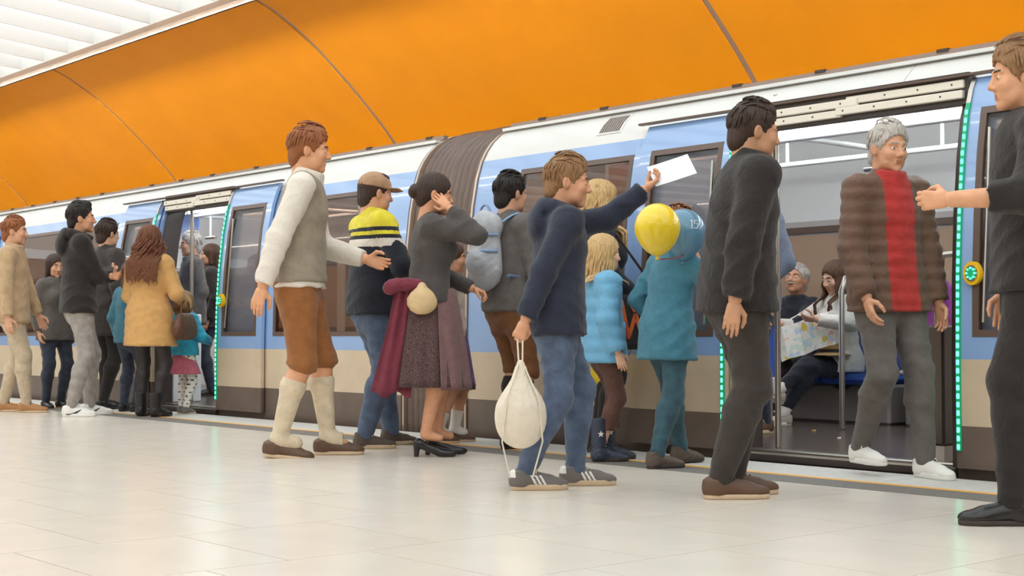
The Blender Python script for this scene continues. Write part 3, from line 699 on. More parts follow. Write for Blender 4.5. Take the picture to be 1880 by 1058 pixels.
def make_shoe(kind, L):
    """foot frame: origin under the ankle, toe towards +y.  returns upper (V,F) and sole (V,F)"""
    s_ = L/0.28; top = dict(sneaker=0.088, hike=0.105, boot=0.24, low=0.075, bootf=0.23, slip=0.075)[kind]*(s_ if kind not in ('boot',) else 1)
    def prims(F, o):
        F.ell((0, -0.040*s_, 0.042*s_), (0.034*s_+o, 0.040*s_+o, 0.050*s_+o), k=0)
        F.cone((0, -0.02*s_, 0.046*s_), (0.003*s_, 0.095*s_, 0.030*s_), 0.036*s_+o, 0.036*s_+o, 0.03)
        F.ell((0.004*s_, 0.135*s_, 0.026*s_), (0.043*s_+o, 0.062*s_+o, 0.030*s_+o), k=0.03)
        F.cone((0, 0.012*s_, 0.062*s_), (0.002*s_, 0.10*s_, 0.036*s_), 0.028*s_+o, 0.024*s_+o, 0.03)
    F = Field((-0.065*s_, -0.10*s_, -0.01), (0.065*s_, 0.215*s_, top+0.02), 0.0048*max(s_, 0.75))
    prims(F, 0)
    wd = 0.040 if kind not in ('boot', 'bootf') else 0.052
    F.cone((0, -0.022*s_, 0.04*s_), (0, -0.028*s_, top), wd*s_, wd*s_*(1.0 if top < 0.2 else 1.12), 0.03, cap=0.0)
    F.plane((0, 0, 0.016*s_), (0, 0, -1))
    if kind in ('boot', 'bootf', 'hike'): F.fold(0.0016, 60, 110)
    U = F.mesh()
    hh = dict(sneaker=0.027, hike=0.026, boot=0.030, low=0.020, bootf=0.042, slip=0.030)[kind]*s_
    F = Field((-0.07*s_, -0.105*s_, -0.012), (0.07*s_, 0.225*s_, hh+0.02), 0.0048*max(s_, 0.75))
    F.cone((0, -0.036*s_, hh/2), (0.002, 0.02*s_, hh/2), 0.038*s_, 0.037*s_, 0.02); F.cone((0.002, 0.02*s_, hh/2), (0.004, 0.11*s_, hh/2), 0.037*s_, 0.046*s_, 0.02); F.cone((0.004, 0.11*s_, hh/2), (0.005, 0.155*s_, hh/2), 0.046*s_, 0.040*s_, 0.02)
    F.plane((0, 0, hh), (0, 0, 1)); F.plane((0, 0, 0), (0, 0, -1))
    if kind in ('bootf',): F.cone((-0.06, 0.035*s_, -0.004), (0.06, 0.035*s_, -0.004), 0.020*s_, 0.020*s_, 0.004, op='s')
    return U, F.mesh()
SHOE_CACHE = {}
def get_shoe(kind, L):
    k = (kind, round(L, 3))
    if k not in SHOE_CACHE: SHOE_CACHE[k] = make_shoe(kind, L)
    return SHOE_CACHE[k]

def ik(a, t, l1, l2, hint):
    a = np.asarray(a, float); t = np.asarray(t, float); v = t-a; d = np.linalg.norm(v)
    if d > (l1+l2)*0.998: t = a+v/d*(l1+l2)*0.998; v = t-a; d = np.linalg.norm(v)
    n = v/d; h = np.asarray(hint, float); h = nrm_(h-n*(h @ n)); c = (l1*l1-l2*l2+d*d)/(2*d); s_ = math.sqrt(max(l1*l1-c*c, 0))
    return a+n*c+h*s_, t

class Person:
    """local frame: x = own right, y = forward, z = up; pose numbers are fractions of body unit u"""
    def __init__(s, label, foot, face, h=1.75, head='m', hs=None, build=1.0, tone=(214, 160, 128), brow=(70, 48, 34), feet=((-0.055, 0, 0, -8), (0.055, 0, 0, 8)), hip=None, lean=0.0, side=0.0, twist=0.0,
                 hands=(None, None), elbows=((-0.6, -1, -0.2), (0.6, -1, -0.2)), palms=(None, None), grips=('relaxed', 'relaxed'), look=(0, 0), z0=0.0, res=0.012, group=None, shoe_h=0.025, knees=((-.15, 1, 0), (.15, 1, 0)), bare=False):
        s.bare = bare
        s.h = h; s.hs = hs if hs else 0.235*(h/1.75)**0.6/0.235; s.res = res; s.b = build; s.kind = head; s.tone = tone
        u = s.u = (h-0.285*s.hs)/0.835
        vec = RT*math.cos(math.radians(face))+FH*math.sin(math.radians(face)); ang = math.atan2(vec[1], vec[0])-math.pi/2
        s.root = empty('person', (foot[0], foot[1], z0), ang); tag(s.root, label, 'person', group)
        s.ang = ang; s.pos = np.array([foot[0], foot[1], z0])
        hip = np.array(hip if hip is not None else (0, 0, 0.530))*u; s.hip = hip
        Rt = rotm('y', side) @ rotm('x', -lean); s.Rp = np.eye(3); Rs = Rt @ rotm('z', twist); s.Rs = Rs
        T = Rt @ np.array([0, 0, 1.0]); s.T = T; s.right = Rs @ np.array([1.0, 0, 0]); s.fwd = Rs @ np.array([0, 1.0, 0])
        s.waist = hip+T*0.095*u; s.chest = hip+T*0.205*u; s.nb = hip+T*0.305*u
        sw = (0.101 if head in ('m', 'o') else 0.090 if head == 'f' else 0.094)*u*(0.6+0.4*build)
        s.sh = [s.nb-T*0.030*u+s.right*sg*sw for sg in (-1, 1)]
        s.hj = [hip+np.array([sg*0.050*u, 0, -0.01*u]) for sg in (-1, 1)]
        Rh = Rs @ rotm('z', look[0]) @ rotm('x', look[1]); s.Rh = Rh
        nk = 0.285*s.hs-0.130*s.hs
        s.hc = s.nb+T*0.5*nk+np.array([0, 0, 0.5*nk])+Rh @ np.array([0, 0.018, 0])*s.hs
        s.knee = []; s.ank = []; s.feet = []
        for i, (fx, fy, fz, fyaw, *pit) in enumerate(feet):
            p = pit[0] if pit else 0.0
            an = np.array([fx*u, fy*u, fz*u+0.045*u+shoe_h*0.6]); hint = rotm('z', -fyaw) @ np.array([knees[i][0], knees[i][1], knees[i][2]])
            kn, an = ik(s.hj[i], an, 0.241*u, 0.238*u, hint); s.knee.append(kn); s.ank.append(an); s.feet.append((an, fyaw, p))
        s.elb = []; s.wr = []; s.hr = []
        for i, sg in enumerate((-1, 1)):
            t = hands[i]
            t = s.sh[i]+np.array([sg*0.035*u, 0.02*u, -0.305*u]) if t is None else np.array(t)*u
            e, w = ik(s.sh[i], t, 0.172*u, 0.150*u, elbows[i]); s.elb.append(e); s.wr.append(w)
        s.palms = palms; s.grips = grips; s.brow = brow
        s.body()
    def fld(s, P, m, res=None):
        P = np.array(P); return Field(P.min(0)-m, P.max(0)+m, res or s.res)
    def put(s, name, VF, mats, paint=None, parent=None):
        o = link_mesh(name, VF[0], VF[1], mats, parent or s.root, paint); return o
    def torso(s, F, o, k=0.05, low=True, belly=0.0, wide=1.0):
        u, b = s.u, s.b; fl = s.fwd; fs = 0.74; fem = s.kind == 'f'; wq = 0.066 if fem else 0.076
        if low: F.cone(s.hip-s.T*0.02*u, s.waist, 0.086*u*b+o, wq*u*b+o, k, fl, fs)
        F.cone(s.waist, s.chest, wq*u*b+o, 0.084*u*b*wide+o, k, fl, fs)
        F.cone(s.chest, s.nb-s.T*0.05*u, 0.084*u*b*wide+o, 0.060*u*b+o, k, fl, fs)
        F.cone(s.sh[0]+s.right*0.012*u, s.sh[1]-s.right*0.012*u, 0.033*u*b+o, 0.033*u*b+o, k)
        F.cone(s.nb-s.T*0.05*u, s.nb-s.T*0.012*u, 0.045*u+o, 0.030*u+o*0.4, k)
        if fem:
            for sg in (-1, 1): F.ell(s.chest+s.right*sg*0.042*u+s.fwd*0.052*u-s.T*0.01*u, np.array([0.042, 0.042, 0.045])*u+o*0.6, k=k)
        if belly: F.ell(s.waist+s.fwd*0.03*u, np.array([0.085, 0.06, 0.085])*u*belly+o, k=k)
    def arm(s, F, i, o, k=0.03, upto=1.0, flare=0.0):
        u, b = s.u, s.b**0.5; F.cone(s.sh[i], s.elb[i], 0.029*u*b+o, 0.024*u*b+o, k)
        e = s.elb[i]+(s.wr[i]-s.elb[i])*upto; F.cone(s.elb[i], e, 0.0245*u*b+o, 0.0245*u*b+(0.0165-0.0245)*u*b*upto+o*0.85+flare, k*0.7, cap=0.0 if o else None)
    def leg(s, F, i, o, k=0.03, upto=1.0, taper=1.0, flare=0.0):
        u, b = s.u, s.b**0.6; F.cone(s.hj[i], s.knee[i], 0.050*u*b+o, 0.032*u*b+o*taper, k); a = s.ank[i]; kn = s.knee[i]; d = a-kn
        m = kn+d*0.3; bk = nrm_(np.cross(np.cross(s.hj[i]-kn, d), d)) if np.linalg.norm(np.cross(s.hj[i]-kn, d)) > 1e-5 else np.array([0, -1.0, 0])
        if upto > 0.35:
            F.cone(kn, m-np.array([0, 0.008*u, 0]), 0.0315*u*b+o*taper, 0.0325*u*b+o*taper, k); e = kn+d*upto
            F.cone(m-np.array([0, 0.008*u, 0]), e, 0.0325*u*b+o*taper, 0.0325*u*b+(0.020-0.0325)*u*b*(upto-0.3)/0.7+o*taper+flare, k, cap=0.0 if o else None)
        else: F.cone(kn, kn+d*upto, 0.032*u*b+o, 0.032*u*b+o+flare, k, cap=0.0 if o else None)
    def body(s):
        P = [s.hc, s.nb, s.hip]+s.sh+s.elb+s.wr+s.knee+s.ank+s.hj
        F = s.fld(P, 0.16, max(s.res, 0.012)); s.torso(F, -0.004)
        for i in (0, 1):
            s.arm(F, i, 0.0); s.leg(F, i, 0.0 if s.bare else -0.010)
            an, yw, pt = s.feet[i]; d = rotm('z', -yw) @ np.array([0, 1.0, -math.sin(math.radians(pt))])
            if s.bare: F.cone(an-np.array([0, 0, 0.010*s.u]), an+d*0.05*s.u-np.array([0, 0, 0.020*s.u]), 0.020*s.u, 0.015*s.u, 0.02)
        F.cone(s.nb-s.T*0.02*s.u, s.hc-s.Rh @ np.array([0, 0.03, 0.03])*s.hs, 0.042*s.hs, 0.042*s.hs, 0.03)
        V, Q = F.mesh(); Vs, Fs, Ms = [V], [Q], [np.zeros(len(Q), int)]; n = len(V)
        Vh, Fh = HEADS[s.kind]; Vs.append(Vh*s.hs @ s.Rh.T+s.hc); Fs.append(Fh+n); Ms.append(paint_head(Vh[Fh].mean(1))); n += len(Vh)
        for i in (0, 1):
            if s.grips[i] is None: continue
            Vh, Fh = HANDS[s.grips[i]]; y = nrm_(s.wr[i]-s.elb[i])
            pn = np.array(s.palms[i] if s.palms[i] is not None else ((1, 0.25, 0) if i == 0 else (-1, 0.25, 0)), float)
            z = -nrm_(pn-y*(pn @ y)); x = np.cross(y, z); V2 = Vh.copy()
            if i == 0: V2[:, 0] *= -1; Fh = Fh[:, ::-1]
            sc = 0.92*s.u/1.78*(0.95 if s.kind == 'f' else 1.0)*(1.05 if s.kind == 'c' else 1.0)
            V2 = V2*sc; s.hr.append((np.stack([x, y, z], 1), s.wr[i]+y*0.09*sc))
            Vs.append(V2 @ np.stack([x, y, z], 1).T+s.wr[i]+y*0.012); Fs.append(Fh+n); Ms.append(np.zeros(len(Fh), int)); n += len(Vh)
        o = link_mesh('body', np.concatenate(Vs), np.concatenate(Fs), skin_mats(s.tone, s.brow), s.root, mi=np.concatenate(Ms)); s.bodyo = o
    def world(s, p):
        c, q = math.cos(s.ang), math.sin(s.ang); p = np.asarray(p, float); return s.pos+np.array([c*p[0]-q*p[1], q*p[0]+c*p[1], p[2]])
    def local(s, w):
        c, q = math.cos(s.ang), math.sin(s.ang); d = np.asarray(w, float)-s.pos; return np.array([c*d[0]+q*d[1], -q*d[0]+c*d[1], d[2]])
    # ---- garments
    def top(s, m, o=0.016, hem=0.47, sleeve=0.97, so=None, name='jacket', collar=0.0, hood=False, quilt=None, fold=0.004, flare=0.0, paint=None, mats=None, k=0.05, open_=False, long=None, wide=1.0):
        u = s.u; P = [s.nb, s.hip]+s.sh+s.elb+s.wr+[s.hip-np.array([0, 0, 0.25*u])]; F = s.fld(P, 0.25); so = o*0.9 if so is None else so
        s.torso(F, o, k, wide=wide); hz_ = s.hip[2]+(hem-0.525)*u
        hipd = s.hip-np.array([0, 0, 1])*(0.525-hem+0.04)*u
        F.cone(s.waist, hipd, 0.078*u*s.b+o, 0.098*u*s.b+o+flare, k, s.fwd, 0.80)
        if hem < 0.53:
            for i in (0, 1): F.cone(s.hj[i]+np.array([0, 0, 0.03*u]), s.hj[i]+(s.knee[i]-s.hj[i])*min(1, max(0.05, (0.56-hem)/0.24)), 0.052*u*s.b+o+0.006, 0.052*u*s.b+o+0.006, k)
        if long: F.cone(s.hip, s.hip-np.array([0, 0, 1])*(0.525-hem+0.03)*u, 0.092*u*s.b+o, 0.105*u*s.b+o+flare, k, s.fwd, 0.86)
        F.plane((0, 0, hz_), (0, 0, -1))
        for i in (0, 1):
            if sleeve: s.arm(F, i, so, 0.035, sleeve, 0.004)
        if fold: F.fold(fold, 16/u, 52/u, ph=(s.h*7) % 3)
        if quilt: F.quilt(quilt[0], quilt[1])
        if collar: F.cone(s.nb-s.T*0.03*u, s.nb+s.T*collar*u+s.fwd*0.012*u, 0.050*u+o*0.5, 0.043*u+o*0.4, 0.02, cap=0.0)
        if hood:
            c = s.nb+s.T*0.012*u; pr = None
            for a in np.linspace(-150, 150, 13):
                q = c+(-s.fwd*math.cos(math.radians(a))*0.060+s.right*math.sin(math.radians(a))*0.064)*u+s.T*(0.010-0.022*(1-math.cos(math.radians(a)))/2)*u
                if pr is not None: F.cone(pr, q, 0.026*u*(0.7+0.3*math.cos(math.radians(a))), 0.026*u*(0.7+0.3*math.cos(math.radians(a))), 0.012)
                pr = q
            F.ell(s.nb-s.fwd*0.082*u-s.T*0.035*u, np.array([0.060, 0.026, 0.052])*u, k=0.03)
            F.cone(s.nb+s.T*0.0*u, s.nb+s.T*0.10*u+s.fwd*0.01*u, 0.030*u, 0.034*u, 0.0, op='s')
        return s.put(name, F.mesh(), mats or m, paint)
    def pants(s, m, o=0.012, upto=1.09, name='trousers', flare=0.0, fold=0.004, taper=1.0, mats=None, paint=None):
        u = s.u; P = s.hj+s.knee+s.ank+[s.waist]; F = s.fld(P, 0.15)
        F.cone(s.hip-np.array([0, 0, 0.03*u]), s.waist, 0.084*u*s.b+o*0.6, 0.072*u*s.b+o*0.5, 0.04, s.fwd, 0.78)
        for i in (0, 1):
            s.leg(F, i, o, 0.03, upto, taper, flare)
            F.cone(s.hj[i]+np.array([0, -0.014*u, 0.015*u]), s.hj[i]+(s.knee[i]-s.hj[i])*0.3, 0.052*u*s.b+o*0.7, 0.046*u*s.b+o*0.7, 0.04)
        F.plane(s.waist, s.T)
        if fold: F.fold(fold, 18/u, 60/u, ph=(s.h*5) % 3)
        return s.put(name, F.mesh(), mats or m, paint)
    def sock(s, m, z0=0.0, z1=0.55, o=0.006, name='sock'):
        for i in (0, 1):
            kn, an = s.knee[i], s.ank[i]; top_ = an+(kn-an)*z1
            F = s.fld([top_, an], 0.09, 0.008); s.leg(F, i, o, 0.03, 0.999); n = nrm_(kn-an); F.plane(top_, n)
            d = rotm('z', -s.feet[i][1]) @ np.array([0, 1.0, 0]); F.cone(an, an+d*0.05*s.u-np.array([0, 0, 0.01*s.u]), 0.027*s.u, 0.022*s.u, 0.02)
            s.put(name, F.mesh(), m)
    def shoes(s, kind, mu, ms, L=None, paint=None, mats=None, lace=None, sub=None):
        L = L or 0.158*s.u*(0.94 if s.kind == 'f' else 1.0); U, S = get_shoe(kind, L); sc = L/0.28
        for i in (0, 1):
            an, yw, pt = s.feet[i]; R = rotm('z', -yw) @ rotm('x', pt); base = an-R @ np.array([0, 0, 0.045*s.u+0.015])
            if pt == 0: base[2] = max(base[2], 0.0) if s.pos[2] >= 0 else base[2]
            X = lambda V: (V*np.array([-1 if i == 0 else 1, 1, 1])) @ R.T+base
            FU = U[1][:, ::-1] if i == 0 else U[1]; FS = S[1][:, ::-1] if i == 0 else S[1]
            mi = paint(U[0][U[1]].mean(1)/sc) if paint else None
            sh = link_mesh('shoe', X(U[0]), FU, mats or mu, s.root, mi=mi)
            link_mesh('sole', X(S[0]), FS, ms, sh)
            if lace:
                lb = MB()
                for q in range(5):
                    t = q/4; y = (0.030+0.075*t)*sc; z = (0.092-0.028*t)*sc
                    lb.tube([X(np.array([-0.020*sc, y, z-0.010*sc])), X(np.array([0, y+0.006*sc, z+0.001*sc])), X(np.array([0.020*sc, y, z-0.010*sc]))], 0.003*sc, lace, 5)
                lb.tube([X(np.array([0.0, 0.03*sc, 0.094*sc])), X(np.array([0.025*sc, 0.045*sc, 0.095*sc])), X(np.array([0.032*sc, 0.04*sc, 0.075*sc]))], 0.003*sc, lace, 5)
                lb.build('lace', sh, smooth=True)
            if sub: sub(s, sh, X, sc, i)
    def skirt(s, m, z0, z1, r0, r1, name='skirt', pleat=0.0, npl=16, fs=0.85, mats=None, wav=0.006, th=0.008, paint=None, start=0.0, sweep=1.0):
        """z in fractions of u from the ground, radii in fractions of u"""
        u = s.u; n = 96; V = []; F = []; rows = 14
        ctr = s.hip
        for side_ in (0, 1):
            for r in range(rows):
                t = r/(rows-1); z = (z0+(z1-z0)*t)*u; rr = (r0+(r1-r0)*(t**0.8))*u-(th if side_ else 0)
                for k in range(n):
                    a = start+2*math.pi*sweep*k/(n if sweep == 1 else n-1); w = 1+(pleat*math.sin(npl*a+0.7*math.sin(2*a))*t)+wav*math.sin(5*a+3*t)
                    V.append((ctr[0]+rr*w*math.cos(a), ctr[1]+rr*w*fs*math.sin(a), z))
        def id_(sd, r, k): return sd*rows*n+r*n+k % n
        kk = n if sweep == 1 else n-1
        for r in range(rows-1):
            for k in range(kk):
                F.append((id_(0, r, k), id_(0, r+1, k), id_(0, r+1, k+1), id_(0, r, k+1))); F.append((id_(1, r, k), id_(1, r, k+1), id_(1, r+1, k+1), id_(1, r+1, k)))
        for k in range(kk): F.append((id_(0, rows-1, k), id_(1, rows-1, k), id_(1, rows-1, k+1), id_(0, rows-1, k+1))); F.append((id_(0, 0, k), id_(0, 0, k+1), id_(1, 0, k+1), id_(1, 0, k)))
        if sweep != 1:
            for r in range(rows-1):
                for k in (0, n-1): F.append((id_(0, r, k), id_(1, r, k), id_(1, r+1, k), id_(0, r+1, k)))
        return s.put(name, (np.array(V), np.array(F)), mats or m, paint)
    # ---- hair and hats, in the head frame
    def hx(s, V): return V*s.hs @ s.Rh.T+s.hc
    def hair(s, m, style='short', name='hair', vol=1.0, tuft=True):
        F = Field((-0.16, -0.20, -0.32), (0.16, 0.14, 0.19), 0.0058)
        o = 0.010*vol
        F.ell((0, -0.014, 0.046), (0.0775+o, 0.100+o, 0.090+o*1.2), k=0)
        if style == 'short': F.ell((0, 0.035, 0.112), (0.052, 0.045, 0.024*vol), k=0.03)
        if style == 'quiff': F.ell((0, 0.020, 0.128), (0.052, 0.070, 0.038), k=0.03); F.ell((0, -0.05, 0.11), (0.055, 0.05, 0.035), k=0.03)
        if style in ('short', 'quiff', 'grey'):
            F.ell((0, -0.075, -0.035), (0.062, 0.042, 0.060), k=0.03)
            F.ell((0, 0.086, -0.042), (0.088, 0.090, 0.116), k=0.012, op='s')         # face
            for sx in (-1, 1): F.ell((sx*0.088, 0.004, -0.016), (0.022, 0.028, 0.036), k=0.006, op='s')
            F.plane((0, 0, -0.075), (0, 0.25, -1))
        elif style in ('long', 'bun', 'bob', 'tail'):
            if style in ('long', 'bob'):
                zl = -0.10 if style == 'bob' else -0.20
                F.cone((0, -0.06, 0.03), (0, -0.072, zl), 0.088, 0.080, 0.04, (0, 1, 0), 0.55)
                for sx in (-1, 1): F.cone((sx*0.070, -0.010, 0.05), (sx*0.078, -0.010, zl+0.02), 0.030, 0.026, 0.03)
            else:
                F.ell((0, -0.07, -0.02), (0.068, 0.05, 0.065), k=0.03)
                if style == 'bun':
                    F.ell((0.0, -0.130, 0.010), (0.046, 0.036, 0.044), k=0.01)
                if style == 'tail':
                    F.cone((0, -0.11, 0.05), (0, -0.15, 0.0), 0.022, 0.034, 0.01); F.cone((0, -0.15, 0.0), (0, -0.13, -0.2), 0.034, 0.018, 0.02)
            F.ell((0, 0.088, -0.040), (0.064, 0.088, 0.110), k=0.012, op='s')
            if style in ('bun', 'tail'):
                for sx in (-1, 1): F.ell((sx*0.088, 0.006, -0.02), (0.022, 0.03, 0.038), k=0.006, op='s')
                F.ell((0, 0.07, -0.09), (0.11, 0.10, 0.08), k=0.01, op='s')
        X, Y, Z = F.ax[0][:, None, None], F.ax[1][None, :, None], F.ax[2][None, None, :]
        a = np.arctan2(X, -(Y+0.01)); F.D = F.D+(0.0018*np.sin(26*a+5*np.sin(9*Z))+0.0012*np.sin(47*a+30*Z)).astype(f32)
        V, Q = F.mesh(); o_ = s.put(name, (s.hx(V), Q), m); s.hairo = o_
        if tuft and style in ('short', 'quiff', 'grey'): s.tufts(m, style, vol)
        return o_
    def tufts(s, m, style, vol, n=190):
        r = np.random.default_rng(int(s.h*1000)); b = MB()
        for k in range(n):
            az = r.uniform(-math.pi, math.pi); el = math.asin(r.uniform(-0.05, 1.0)); d = np.array([math.sin(az)*math.cos(el), math.cos(az)*math.cos(el), math.sin(el)])
            if d[1] > 0.55 and d[2] < 0.72: continue
            if abs(d[0]) > 0.75 and -0.3 < d[1] and d[2] < 0.25: continue
            R_ = np.array([0.0775, 0.100, 0.090])+0.010*vol; up_ = 0.024*vol*(style != 'grey') if d[2] > 0.8 else 0.0
            fl = np.array([0.25*r.normal(), 0.9 if d[2] > 0.6 else -0.2, -0.2 if d[2] > 0.6 else -1.0]); fl = fl-d*(fl @ d); fl = nrm_(fl); L = r.uniform(0.03, 0.055); pts = []
            for t in (0, 0.35, 0.7, 1.0):
                q = nrm_(d+fl*L*t/0.09); pts.append(q*(R_+0.001+0.006*t)+np.array([0, -0.014, 0.046+up_*0.6]))
            b.tube(s.hx(np.array(pts)), np.array([0.004, 0.0055, 0.0045, 0.001])*s.hs, m, 5, caps=False)
        b.build('hair_tufts', s.hairo, smooth=True)
    def strands(s, m, n=90, length=0.42, wave=0.012, freq=18, out=0.085, rad=0.0085, a0=-130, a1=130, spread=0.02, par=None, cloth=0.022, seed=1):
        r = np.random.default_rng(seed); b = MB()
        for k in range(n):
            a = math.radians(a0+(a1-a0)*(k+0.5)/n+r.uniform(-4, 4)); L = length*r.uniform(0.8, 1.08); ph = r.uniform(0, 6.3); p0 = np.array([math.sin(a)*0.080, -math.cos(a)*0.098-0.01, 0.055+r.uniform(-0.03, 0.05)])
            pts = []; kk = 15
            for q in range(kk):
                t = q/(kk-1); w = wave*min(1, t*2.5)
                R_ = 1.06+0.14*min(1, t*2)*out/0.085+spread*t
                p = np.array([p0[0]*R_+w*math.sin(freq*t*L*2.4+ph), p0[1]*R_+w*math.cos(freq*t*L*2.4+ph), 0.0])
                p = s.hc+(s.Rh @ p)*s.hs+np.array([0, 0, (p0[2]-t*L)*s.hs])
                if p[2] < s.nb[2]+0.02:
                    dlt = p-s.chest; dlt = dlt-s.T*(dlt @ s.T); fy = dlt @ s.fwd; fx_ = dlt @ s.right; lim = (0.076*s.u+cloth)*math.sqrt(max(0.05, 1-(fx_/(0.16*s.u))**2)); e_ = min(1, (s.nb[2]+0.02-p[2])/0.05)
                    if abs(math.degrees(a)) < 100: p = p+s.fwd*(min(fy, -lim)-fy)*e_
                    else: p = p+s.fwd*(max(fy, lim)-fy)*e_
                pts.append(p)
            rr = rad*s.hs*np.array([0.55]+[1.0]*(kk-4)+[0.8, 0.55, 0.2]); b.tube(pts, rr, m, 5, caps=False)
        return b.build('hair_strands', par or s.hairo, smooth=True)
    def cap(s, m, brim=True, name='cap', beanie=False):
        F = Field((-0.13, -0.15, -0.06), (0.13, 0.22, 0.19), 0.006)
        F.ell((0, -0.010, 0.050), (0.092, 0.112, 0.098), k=0); F.plane((0, 0, 0.038), (0, -0.10, -1))
        if brim:
            F.cone((-0.035, 0.10, 0.045), (0.035, 0.10, 0.045), 0.060, 0.060, 0.004, (0, 0, 1), 0.10)
            F.cone((-0.03, 0.13, 0.038), (0.03, 0.13, 0.038), 0.050, 0.050, 0.01, (0, 0, 1), 0.10)
        V, Q = F.mesh(); return s.put(name, (s.hx(V), Q), m)
# ================================================================== PEOPLE ON THE PLATFORM AND IN THE TRAIN
def cloth(name, rgb, rough=0.8, var=0.10, vs=18, bump=0.35, bs=220, **k): return mat(name, rgb, rough, var=var, vscale=vs, bump=bump, bscale=bs, sheen=0.15, spec=0.25, wr=0.28, **k)
def hairm(name, rgb, **k): return mat(name, rgb, 0.45, var=0.25, vscale=30, bump=0.5, bscale=90, stretch=(6, 6, 0.8), spec=0.4, **k)
H_BLACK = hairm('hair_black', (36, 28, 26)); H_BROWN = hairm('hair_brown', (92, 62, 44)); H_DBROWN = hairm('hair_dark_brown', (62, 44, 36)); H_BLOND = hairm('hair_blond', (206, 170, 118)); H_DBLOND = hairm('hair_dark_blond', (146, 108, 72)); H_GREY = hairm('hair_grey', (196, 188, 180)); H_AUB = hairm('hair_auburn', (112, 66, 42)); H_GINGER = hairm('hair_ginger', (150, 90, 52))
C_BLACK = cloth('black_cloth', (44, 38, 36)); C_CHAR = cloth('charcoal_cloth', (62, 55, 52)); C_NAVY = cloth('navy_cloth', (44, 48, 64)); C_NAVY2 = cloth('dark_navy_cloth', (36, 38, 48)); C_JEANS = cloth('blue_denim', (84, 98, 122), var=0.2); C_DJEANS = cloth('dark_denim', (58, 64, 78), var=0.2); C_GJEANS = cloth('grey_denim', (158, 150, 144), var=0.15); C_TJEANS = cloth('teal_denim', (58, 88, 100), var=0.2)
C_CAMEL = cloth('camel_wool', (206, 158, 98), var=0.06); C_BEIGE = cloth('beige_cloth', (190, 160, 124)); C_BROWN = cloth('brown_leather', (126, 82, 48), 0.65); C_LEDER = cloth('suede_leather', (150, 96, 52), 0.75); C_GREYJ = cloth('grey_jacket_cloth', (104, 98, 94)); C_DGREY = cloth('dark_grey_wool', (78, 72, 70)); C_WSHIRT = cloth('white_shirt', (226, 216, 204), var=0.03); C_STONE = cloth('stone_vest', (150, 138, 120)); C_RED = cloth('red_sweater', (176, 52, 48)); C_QUILT = cloth('brown_quilted', (104, 76, 60), 0.5); C_SKYJ = cloth('sky_blue_jacket', (112, 172, 208), 0.6, var=0.05); C_TURQ = cloth('turquoise_jacket', (48, 156, 190), 0.6); C_TEAL = cloth('teal_jacket', (66, 122, 142), 0.65); C_PURPLE = cloth('purple_jacket', (140, 62, 136)); C_PINK = cloth('pink_tulle', (196, 104, 120)); C_MAUVE = cloth('mauve_apron', (124, 92, 92), 0.6); C_TWEED = cloth('tweed_skirt', (88, 66, 66), var=0.5, vs=120); C_GREEN = cloth('green_skirt', (74, 96, 66)); C_VIOLET = cloth('violet_apron', (116, 84, 130)); C_CREAM = cloth('cream_knit', (218, 200, 172), bump=0.6, bs=120); C_BURG = cloth('burgundy_cloth', (122, 52, 66)); C_BTROU = cloth('brown_trousers', (96, 66, 56)); C_WHITE = cloth('white_cloth', (236, 230, 222), var=0.03); C_TAN = cloth('tan_cap_cloth', (176, 140, 108)); C_TIGHT = mat('black_tights', (40, 32, 32), 0.5); C_YEL = cloth('yellow_panel', (222, 206, 56)); C_KHAKI = cloth('khaki_trousers', (196, 176, 150))
S_WHITE = mat('shoe_white', (234, 230, 224), 0.45, bump=0.05); S_BLACK = mat('shoe_black', (34, 30, 30), 0.3, bump=0.05); S_BROWN = mat('shoe_brown', (96, 70, 52), 0.55, bump=0.1); S_TAN = mat('shoe_tan', (176, 124, 78), 0.6, bump=0.1); S_GUM = mat('sole_gum', (206, 180, 148), 0.6); S_DSOLE = mat('sole_dark', (60, 50, 44), 0.7); S_GREY = mat('shoe_grey', (112, 104, 100), 0.6, bump=0.08); S_SAND = mat('shoe_sand', (206, 194, 176), 0.7, bump=0.3); S_BBLUE = mat('boot_blue', (52, 60, 78), 0.45, bump=0.1); S_LACE = mat('lace_cream', (226, 210, 184), 0.8); S_HIKE = mat('shoe_hiking', (88, 74, 64), 0.6, bump=0.2)
def G(px, py, z=0.0): return hz(px, py, z)
def star_pts(r, n=5): return [(r*(1 if k % 2 == 0 else 0.42)*math.sin(k*math.pi/n), r*(1 if k % 2 == 0 else 0.42)*math.cos(k*math.pi/n)) for k in range(2*n)]

# 1  far left pair
p = Person('person in beige jacket, khaki trousers and tan shoes beside the dark haired teenager', G(20, 757), 5, h=1.76, head='m', feet=((-0.05, -0.05, 0, 0), (0.05, 0.09, 0, 0)), hands=((-0.14, 0.10, 0.50), (0.15, 0.02, 0.47)), res=0.015)
p.top(C_BEIGE, o=0.024, hem=0.45, collar=0.03); p.pants(C_KHAKI, o=0.014); p.shoes('low', S_TAN, S_GUM, lace=S_DSOLE); p.hair(H_GINGER, 'short')
p = Person('dark haired teenager in brown grey jacket standing beside the beige jacket person', G(98, 749), 320, h=1.47, head='f', look=(-10, -8), res=0.015)
p.top(C_GREYJ, o=0.022, hem=0.44, collar=0.03); p.pants(C_DJEANS); p.shoes('low', S_BLACK, S_DSOLE); p.hair(H_DBROWN, 'bob')
